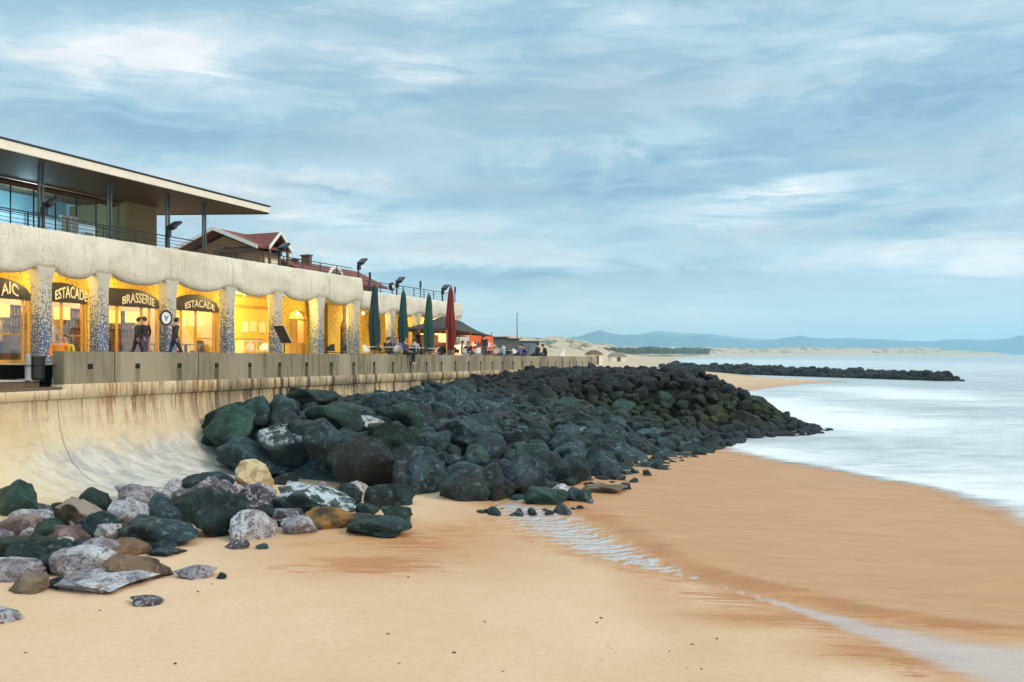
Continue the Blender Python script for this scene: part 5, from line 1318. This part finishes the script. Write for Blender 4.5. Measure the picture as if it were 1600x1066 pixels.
# ------------------------------------------------------------------ tables and chairs
def table(s, p, lab, grp):
    zf = floor_z(s); t = thing('cafe_table', lab, 'table', s, p, zf, grp)
    mb = MB(); mb.lathe((s, p, zf), [(.36, .72), (.38, .73), (.38, .75), (.36, .755)], 20); mb.build('tabletop', M['white'], t)
    mb = MB(); mb.tube([(s, p, zf + .03), (s, p, zf + .72)], .03, 8); mb.build('pedestal', M['grey_metal'], t)
    mb = MB(); mb.lathe((s, p, zf), [(.22, 0), (.22, .02), (.05, .05)], 16); mb.build('base', M['grey_metal'], t); return t
def chair(mat, fmat):
    t = local('cafe_chair', None, 'chair', (0, 0, 0)); W_ = .22
    mb = MB(); mb.box(-W_, W_, -W_, W_, .43, .47); mb.build('seat', mat, t, bevel=.015)
    mb = MB(); n = 9; r_ = []
    for i in range(n):
        a_ = math.pi * (.08 + .84 * i / (n - 1)); r_.append((W_ * 1.1 * math.cos(a_), -.02 + W_ * 1.05 * math.sin(a_)))
    for (x0, y0), (x1, y1) in zip(r_, r_[1:]):
        h0 = .66 + .2 * math.sin(math.pi * (r_.index((x0, y0))) / (n - 1)); h1 = .66 + .2 * math.sin(math.pi * (r_.index((x1, y1))) / (n - 1))
        mb.face([(x0, y0, .52), (x1, y1, .52), (x1, y1, h1), (x0, y0, h0)]); mb.face([(x0 * 1.06, y0 * 1.06, .52), (x1 * 1.06, y1 * 1.06, .52), (x1 * 1.06, y1 * 1.06, h1), (x0 * 1.06, y0 * 1.06, h0)])
        mb.face([(x0, y0, h0), (x1, y1, h1), (x1 * 1.06, y1 * 1.06, h1), (x0 * 1.06, y0 * 1.06, h0)])
    mb.build('backrest', mat, t)
    for sx_ in (-1, 1):
        for sy_ in (-1, 1):
            mb = MB(); mb.tube([(sx_ * W_ * .9, sy_ * W_ * .9, .44), (sx_ * W_ * 1.05, sy_ * W_ * 1.05, 0)], .014, 6); mb.build('leg', fmat, t)
    return t
ch_dark = chair(M['black'], M['white']); ch_white = chair(M['white'], M['grey_metal']); used = {id(ch_dark): False, id(ch_white): False}
def put_chair(proto, x, p, rz, lab, grp):
    s = s_of(x, p); o = proto if not used[id(proto)] else copytree(proto); used[id(proto)] = True
    o.location = SP(s, p, floor_z(s) if p < 24.2 else FZ); o.rotation_euler.z = ROTZ + R(rz); tag(o, lab, 'chair', grp); return o
TG = 'white tables on the terrace'
for x, lb in ((585, 'white round table below the darkest parasol'), (604, 'white round table between the darkest and second parasol'), (636, 'white round table right of the second teal parasol'), (652, 'white round table between the second and third parasols'), (673, 'white round table under the third green parasol'),
           (722, 'white round table right of the red parasol'), (738, 'white round table by the right end of the stall'), (768, 'white round table beyond the stall'), (800, 'white round table near the two dark seated figures')):
    table(s_of(x, 20.9), 20.9, lb, TG)
put_chair(ch_dark, 515, 22.2, 170, 'black rounded chair left of its pair by the seventh column', 'black chairs by the columns')
put_chair(ch_dark, 534, 22.2, 190, 'black rounded chair right of its pair by the seventh column', 'black chairs by the columns')
for i, x in enumerate((574, 596, 612, 622, 643, 661, 682, 690)):
    put_chair(ch_dark if i % 3 else ch_white, x, 20.9 + .55 * (-1) ** i, 40 * i, ('white' if i % 3 == 0 else 'black') + ' cafe chair drawn up to the tables under the green parasols', 'white chairs under the green parasols' if i % 3 == 0 else 'black chairs under the green parasols')
for i, x in enumerate((716, 727, 733, 745, 760, 775, 792, 806)):
    put_chair(ch_white if i % 2 else ch_dark, x, 20.9 + .5 * (-1) ** i, 50 * i, ('white' if i % 2 else 'black') + ' cafe chair near the stall among the seated people', 'white chairs near the stall' if i % 2 else 'black chairs near the stall')
for x, lb in ((388, 'white garden chair left in the bright yellow recess'), (412, 'white garden chair right in the bright yellow recess')):
    put_chair(ch_white, x, 26.3, 160, lb, 'white chairs in the yellow recess')
# ------------------------------------------------------------------ people
SKIN = plain('skin', (.52, .30, .20), .6)
def person(loc, rz, pose, label, top, legs, hair, scale=1.0, skirt=False, shoes=(.5, .5, .5)):
    root = local('person', label, 'person', loc, rz)
    if pose == 'stand':
        J = {'pel': (0, 0, .94), 'chest': (0, .01, 1.28), 'neck': (0, .01, 1.46), 'head': (0, .03, 1.58), 'crown': (0, .02, 1.71)}
        lg = lambda s_: [(s_ * .10, 0, .88), (s_ * .12, .03, .48), (s_ * .13, -.02, .08), (s_ * .14, .13, .03)]
        arm = lambda s_: [(s_ * .19, 0, 1.40), (s_ * .25, -.03, 1.12), (s_ * .25, .08, .88)]
    elif pose == 'walk':
        J = {'pel': (0, 0, .93), 'chest': (0, .04, 1.27), 'neck': (0, .06, 1.45), 'head': (0, .09, 1.57), 'crown': (0, .09, 1.70)}
        lg = lambda s_: [(s_ * .10, 0, .87), (s_ * .11, .14 * s_ + .04, .49), (s_ * .11, .24 * s_ - .04, .09), (s_ * .11, .24 * s_ + .10, .04)]
        arm = lambda s_: [(s_ * .19, .03, 1.39), (s_ * .25, .02 - .12 * s_, 1.12), (s_ * .24, .12 - .16 * s_, .92)]
    elif pose == 'hunch':     # sitting, leaning forward
        J = {'pel': (0, 0, .10), 'chest': (0, .10, .42), 'neck': (0, .19, .58), 'head': (0, .26, .68), 'crown': (0, .28, .80)}
        lg = lambda s_: [(s_ * .09, .04, .09), (s_ * .13, .44, .12), (s_ * .13, .42, -.34), (s_ * .14, .56, -.40)]
        arm = lambda s_: [(s_ * .19, .12, .52), (s_ * .23, .20, .26), (s_ * .12, .42, .20)]
    else:                     # sit upright
        J = {'pel': (0, 0, .10), 'chest': (0, .0, .44), 'neck': (0, .02, .62), 'head': (0, .05, .74), 'crown': (0, .05, .87)}
        lg = lambda s_: [(s_ * .09, .05, .09), (s_ * .11, .44, .10), (s_ * .11, .43, -.34), (s_ * .11, .56, -.40)]
        arm = lambda s_: [(s_ * .19, .0, .56), (s_ * .24, .04, .29), (s_ * .14, .26, .18)]
    V = [J['pel'], J['chest'], J['neck'], J['head'], J['crown']]; E = [(0, 1), (1, 2), (2, 3), (3, 4)]
    Rr = [(.155, .115), (.165, .11), (.055, .055), (.085, .098), (.062, .075)]; reg = ['t', 't', 'n', 's', 'h']
    for s_ in (-1, 1):
        i = len(V); V += lg(s_); E += [(0, i), (i, i + 1), (i + 1, i + 2), (i + 2, i + 3)]; Rr += [(.095, .10), (.065, .065), (.045, .05), (.045, .03)]; reg += ['l', 'l', 'l', 'f']
        i = len(V); V += arm(s_); E += [(1, i), (i, i + 1), (i + 1, i + 2)]; Rr += [(.06, .06), (.045, .045), (.03, .03)]; reg += ['t', 't', 't']
    me = bpy.data.meshes.new('body'); me.from_pydata(V, E, []); o = link(bpy.data.objects.new('body', me))
    md = o.modifiers.new('skin', 'SKIN'); md.use_smooth_shade = True
    for k_, (a_, b_) in enumerate(Rr): me.skin_vertices[0].data[k_].radius = (a_, b_); me.skin_vertices[0].data[k_].use_root = (k_ == 0)
    o.modifiers.new('sub', 'SUBSURF').levels = 2
    dg = bpy.context.evaluated_depsgraph_get(); nm = bpy.data.meshes.new_from_object(o.evaluated_get(dg)); bpy.data.objects.remove(o)
    bm = bmesh.new(); bm.from_mesh(nm)
    segs = [(Vector(V[a_]), Vector(V[b_]), a_, b_) for a_, b_ in E]
    hd_ = Vector(J['head']); fwd = Vector((0, 1, 0))
    for f in bm.faces:
        c = f.calc_center_median(); best = (9, 't')
        for a_, b_, ia, ib in segs:
            d = b_ - a_; t = max(0, min(1, (c - a_).dot(d) / d.length_squared)); r_ = (c - a_ - d * t).length / (max(Rr[ia][0], Rr[ib][0]) + .001)
            k_ = reg[ib] if t > .5 else reg[ia]
            if reg[ia] == 't' and reg[ib] == 'l': k_ = 'l'
            if r_ < best[0]: best = (r_, k_)
        f.material_index = {'t': 1, 'n': 0, 's': 0, 'h': 0, 'l': 2, 'f': 3}[best[1]]; f.smooth = True
    def blobm(c, rx, ry, rz_b, mi, seg=8):
        r_ = bmesh.ops.create_uvsphere(bm, u_segments=seg, v_segments=6, radius=1, matrix=Matrix.LocRotScale(Vector(c), None, Vector((rx, ry, rz_b))))
        for v in r_['verts']:
            for f in v.link_faces: f.material_index = mi; f.smooth = True
    blobm(hd_ + Vector((0, .095, .0)), .014, .022, .024, 0)                       # nose
    for s_ in (-1, 1):
        blobm(hd_ + Vector((s_ * .032, .083, .028)), .011, .01, .008, 4); blobm(hd_ + Vector((s_ * .086, .0, .0)), .012, .02, .03, 0)
        W_ = Vector(arm(s_)[2]); el_ = Vector(arm(s_)[1]); d = (W_ - el_).normalized(); side = Vector((s_, 0, 0)); side = (side - d * side.dot(d)).normalized(); up_ = d.cross(side)
        ax = Matrix((up_, side, d)).transposed()
        blobm(W_ + d * .05, .04, .02, .055, 0)
        for k_, L_ in enumerate((.062, .072, .068, .052)):                           # four fingers, slightly curled
            b0 = W_ + d * .085 + up_ * (.027 - .018 * k_); b1 = b0 + d * L_ * .55 - side * .008; b2 = b1 + d * L_ * .4 - side * .02
            for q0, q1 in ((b0, b1), (b1, b2)):
                zz = (q1 - q0).normalized(); r_ = bmesh.ops.create_cone(bm, cap_ends=True, segments=6, radius1=.0095, radius2=.008, depth=(q1 - q0).length + .006, matrix=Matrix.Translation((q0 + q1) / 2) @ zz.to_track_quat('Z', 'Y').to_matrix().to_4x4())
                for v in r_['verts']:
                    for f in v.link_faces: f.material_index = 0
        b0 = W_ + d * .03 + up_ * .035; b1 = b0 + d * .045 + up_ * .022 - side * .01; zz = (b1 - b0).normalized()
        r_ = bmesh.ops.create_cone(bm, cap_ends=True, segments=6, radius1=.011, radius2=.008, depth=(b1 - b0).length, matrix=Matrix.Translation((b0 + b1) / 2) @ zz.to_track_quat('Z', 'Y').to_matrix().to_4x4())
        for v in r_['verts']:
            for f in v.link_faces: f.material_index = 0
    blobm(hd_ + Vector((0, .088, -.045)), .02, .006, .006, 5)                    # mouth
    bm.to_mesh(nm); bm.free()
    for c in (None, top, legs, shoes, (.02, .015, .01), (.35, .12, .10)): nm.materials.append(SKIN if c is None else plain('cloth', c, .85))
    nm.name = 'body'; b = link(bpy.data.objects.new('body', nm)); b.parent = root
    # hair cap
    bm = bmesh.new(); bmesh.ops.create_uvsphere(bm, u_segments=16, v_segments=12, radius=1)
    for v in bm.verts:
        if v.co.y > .35 and v.co.z < .45: v.co.y = .35 * (1 - 0) - .1
        if v.co.z < -.6: v.co.z = -.6
        n_ = 1 + .05 * mn.noise(v.co * 4); v.co = Vector((v.co.x * .098 * n_, v.co.y * .112 * n_ - .008, v.co.z * .108 * n_ + .035)) + hd_
    hm = bpy.data.meshes.new('hair'); bm.to_mesh(hm); bm.free(); hm.polygons.foreach_set('use_smooth', [True] * len(hm.polygons)); hm.materials.append(plain('hair', hair, .8)); h_ = link(bpy.data.objects.new('hair', hm)); h_.parent = root
    root.scale = (scale,) * 3; return root
def seaward(deg=0): return ROTZ + math.pi + R(deg)     # facing the sea (local +Y towards -n)
def pl(x, p, z=None): 
    s = s_of(x, p); return SP(s, p, floor_z(s) if z is None else z)
def chairseat(x, p): s = s_of(x, p); return SP(s, p, floor_z(s) + .40)
def walltop(x): s = s_of(x, 19.9); return SP(s, 19.86, ptop(s) - .02)
DK = (.02, .02, .03)
person(walltop(632), seaward(), 'sit', 'person in dark clothes sitting on the parapet with legs hanging over and pale shoes', (.06, .05, .12), (.012, .014, .016), (.03, .02, .01), shoes=(.7, .7, .68))
person(walltop(840), seaward(170), 'sit', 'person in dark jacket sitting on the parapet, taller of the dark pair', DK, (.02, .02, .025), (.02, .015, .012), 1.12)
person(walltop(853), seaward(190), 'hunch', 'person in dark coat hunched on the parapet, lower of the dark pair', (.035, .02, .025), (.02, .02, .025), (.05, .02, .015), 1.1)
person(walltop(786), seaward(175), 'sit', 'person in light blue shirt sitting near the parapet', (.35, .45, .58), (.10, .11, .14), (.10, .06, .03))
person(walltop(812), seaward(185), 'sit', 'person in purple top sitting on the parapet', (.16, .12, .30), (.05, .05, .10), (.04, .025, .02))
person(walltop(820), seaward(170), 'hunch', 'person in dark blue jacket leaning forward on the parapet', (.05, .06, .14), (.04, .04, .06), (.03, .02, .02))
person(pl(756, 21.0), seaward(100), 'walk', 'person in dark top walking past the stall', (.03, .03, .05), (.10, .10, .14), (.02, .02, .02))
person(pl(764, 21.8), seaward(110), 'walk', 'person in white shirt walking beyond the stall', (.65, .65, .66), (.25, .10, .08), (.10, .06, .03))
person(chairseat(722, 21.5), seaward(40), 'sit', 'person in white top seated left of the tables by the stall', (.5, .48, .5), DK, (.03, .02, .02))
person(chairseat(731, 20.6), seaward(-60), 'hunch', 'person in black seated at the tables by the stall', DK, DK, (.03, .02, .02))
person(chairseat(742, 21.4), seaward(160), 'sit', 'person in dark red seated by the stall', (.2, .03, .03), DK, (.03, .02, .02))
person(chairseat(772, 21.2), seaward(80), 'sit', 'person in grey seated beyond the stall', (.2, .2, .22), DK, (.12, .07, .03))
person(pl(214, 24.75, FZ), seaward(60), 'hunch' if False else 'walk', 'person in black coat walking past the brasserie door', (.02, .018, .025), (.03, .025, .04), (.02, .015, .01), 1.0)
person(pl(226, 24.9, FZ), seaward(180), 'stand', 'person in black and violet standing at the brasserie glass', (.022, .018, .03), (.12, .09, .22), (.03, .02, .015), 1.02)
person(pl(273, 23.2), seaward(70), 'walk', 'person in dark blue walking beside the round sign', (.04, .03, .03), (.02, .03, .08), (.03, .02, .015), 1.0)
person(pl(93, 20.7) + Vector((0, 0, .02)), seaward(-40), 'sit', 'person in orange top sitting low behind the near end of the parapet', (.75, .25, .02), (.04, .03, .03), (.35, .22, .08), 1.0)
person(pl(103, 20.8) + Vector((0, 0, .02)), seaward(-60), 'sit', 'person in yellow and black top sitting low behind the parapet end', (.60, .45, .03), (.03, .03, .03), (.04, .03, .02), .95)
person(pl(606, 21.7), seaward(90), 'hunch' if False else 'sit', 'person in dark grey seated between the two nearest parasols', (.04, .04, .05), DK, (.04, .03, .02)).location.z += .42
person(chairseat(621, 21.4), seaward(-80), 'sit', 'person in violet top seated by the second parasol', (.16, .13, .30), DK, (.04, .03, .02))
person(chairseat(648, 21.4), seaward(100), 'sit', 'person in white top seated right of the second parasol', (.5, .5, .5), DK, (.04, .03, .02))
PBM = RL[:4]
for i in range(34):
    x = rr.uniform(20, 1150); y = rr.uniform(880, 1050) if i % 3 else rr.uniform(850, 905)
    if x > 700: y = rr.uniform(960, 1050)
    q = G_(x, y); k_ = rr.uniform(.006, .020)
    o = link(bpy.data.objects.new('pebble', PBM[i % 4])); o.location = (q.x, q.y, Tp(q.x, q.y) + k_ * .3); o.scale = (k_ * 1.5, k_, k_ * .6); o.rotation_euler = (0, 0, rr.uniform(0, 6))
    o.material_slots[0].link = 'OBJECT'; o.material_slots[0].material = RK[('brown', 'purple', 'pale', 'dark')[i % 4]]
    tag(o, 'tiny pebble lying on the open sand of the lower foreground', 'pebble', 'pebbles scattered on the open sand')
# dark tables inside the cafe
for i, s in enumerate(np.arange(S0 + 1.5, SB - 1, 1.7)):
    mb = MB(); mb.box(s - .35, s + .35, 26.5, 27.2, FZ + .70, FZ + .74); mb.box(s - .04, s + .04, 26.8, 26.9, FZ, FZ + .70)
    for d in (-.6, .6): mb.box(s + d - .2, s + d + .2, 26.6, 27.0, FZ + .42, FZ + .46); mb.box(s + d * 1.33 - .02, s + d * 1.33 + .02, 26.6, 27.0, FZ, FZ + .92); mb.box(s + d * .75 - .02, s + d * .75 + .02, 26.6, 27.0, FZ, FZ + .42)
    mb.build('room_furniture', M['brown'], bd)
# ------------------------------------------------------------------ far end: mast, hut, low blocks, parked van shapes
q = Vector(((808 - 800) / F * 95, 95, 3.3))
ms_ = local('mast', 'thin grey mast standing on the skyline beyond the promenade', 'mast', q)
mb = MB(); mb.tube([(0, 0, 0), (0, 0, 3), (0, 0, EYE + 65 / F * 95 - 3.3)], [.07, .06, .035], 8); mb.build('pole', M['grey_metal'], ms_)
mb = MB(); mb.lathe((0, 0, 0), [(.25, 0), (.25, .1), (.08, .16)], 10); mb.build('base', M['grey_metal'], ms_)
def hut(px, D, zb, w_, dp, h, rh_, wall, roof, lab, rz=.4):
    t = local('beach_hut', lab, 'hut', ((px - 800) / F * D, D, zb), rz)
    mb = MB(); mb.box(-w_ / 2, w_ / 2, -dp / 2, dp / 2, 0, h); mb.build('hut_wall', wall, t)
    mb = MB(); o_ = .25
    v = [(-w_ / 2 - o_, -dp / 2 - o_, h), (w_ / 2 + o_, -dp / 2 - o_, h), (w_ / 2 + o_, dp / 2 + o_, h), (-w_ / 2 - o_, dp / 2 + o_, h), (-w_ / 4, 0, h + rh_), (w_ / 4, 0, h + rh_)]
    mb.mesh(v, [(0, 1, 5, 4), (1, 2, 5), (2, 3, 4, 5), (3, 0, 4), (0, 3, 2, 1)]); mb.build('roof', roof, t)
    mb = MB(); mb.box(-.4, .4, -dp / 2 - .03, -dp / 2, 0, min(2.0, h * .85)); mb.build('door', M['brown'], t)
hut(928, 128, 2.5, 2.0, 1.8, 1.6, .7, M['cream'], M['brown'], 'small cream hut with dark hipped roof on the sand beyond the parapet end')
hut(964, 170, 2.6, 3.2, 2.4, 1.1, .8, M['cream'], plain('grey_roof', (.2, .18, .16), .8), 'low grey hut on the beach to the right of the cream hut', .2)
def block(px, D, zb, w_, h, wall, lab):
    t = local('beach_cabin', lab, 'cabin', ((px - 800) / F * D, D, zb), .35); mb = MB(); mb.box(-w_ / 2, w_ / 2, -1.2, 1.2, 0, h); mb.build('cabin_wall', wall, t, bevel=.04)
    mb = MB(); mb.box(-w_ / 2 - .15, w_ / 2 + .15, -1.4, 1.4, h, h + .12); mb.build('roof', M['dark_metal'], t); mb = MB(); mb.box(-.35, .35, -1.23, -1.2, .05, min(1.9, h * .8)); mb.build('door', M['grey_metal'], t)
block(768, 88, 3.4, 2.6, 2.5, plain('dark_cabin', (.04, .06, .07), .6), 'dark low cabin on the skyline right of the stall')
block(790, 92, 3.4, 2.4, 2.4, plain('green_cabin', (.05, .08, .07), .6), 'dark greenish cabin left of the thin mast')
block(818, 97, 3.4, 2.8, 2.2, plain('blue_cabin', (.10, .16, .20), .6), 'blue grey cabin right of the thin mast')
bt = local('sail_dinghy', 'small white dinghy with upright mast on the sand beyond the parapet', 'boat', ((883 - 800) / F * 100, 100, 3.2), .4)
mb = MB(); mb.mesh([(-.9, -.35, .35), (-.9, .35, .35), (.5, .4, .4), (1.2, 0, .5), (.5, -.4, .4), (-.7, 0, 0), (.8, 0, .05)], [(0, 5, 1), (0, 4, 6, 5), (4, 3, 6), (1, 5, 6, 2), (2, 6, 3), (0, 1, 2, 3, 4)]); mb.build('hull', M['white'], bt)
mb = MB(); mb.tube([(0, 0, .3), (0, 0, 2.9)], .03, 6); mb.build('mast', M['white'], bt)
mb = MB(); mb.mesh([(0.03, 0, .6), (-.8, .05, .65), (.03, 0, 1.9), (.03, .02, .6), (-.8, .07, .65), (.03, .02, 1.9)], [(0, 1, 2), (3, 4, 5)]); mb.build('sail', M['white'], bt)
# ------------------------------------------------------------------ haze
def haze():
    mb = MB(); mb.box(-3000, 4100, -45, 5000, -3, 152); o = mb.build('haze', None, None); o.rotation_euler.z = 0
    m, g = newmat('sea_haze'); g.t.nodes.clear(); v = g.n('ShaderNodeVolumePrincipled', inp={'Color': (.55, .84, 1.0, 1), 'Density': 2.3e-4, 'Anisotropy': .2}); g.out(None, v.outputs[0])
    o.data.materials.clear(); o.data.materials.append(m); tag(o, kind='stuff'); sc.cycles.volume_step_rate = 1
haze()
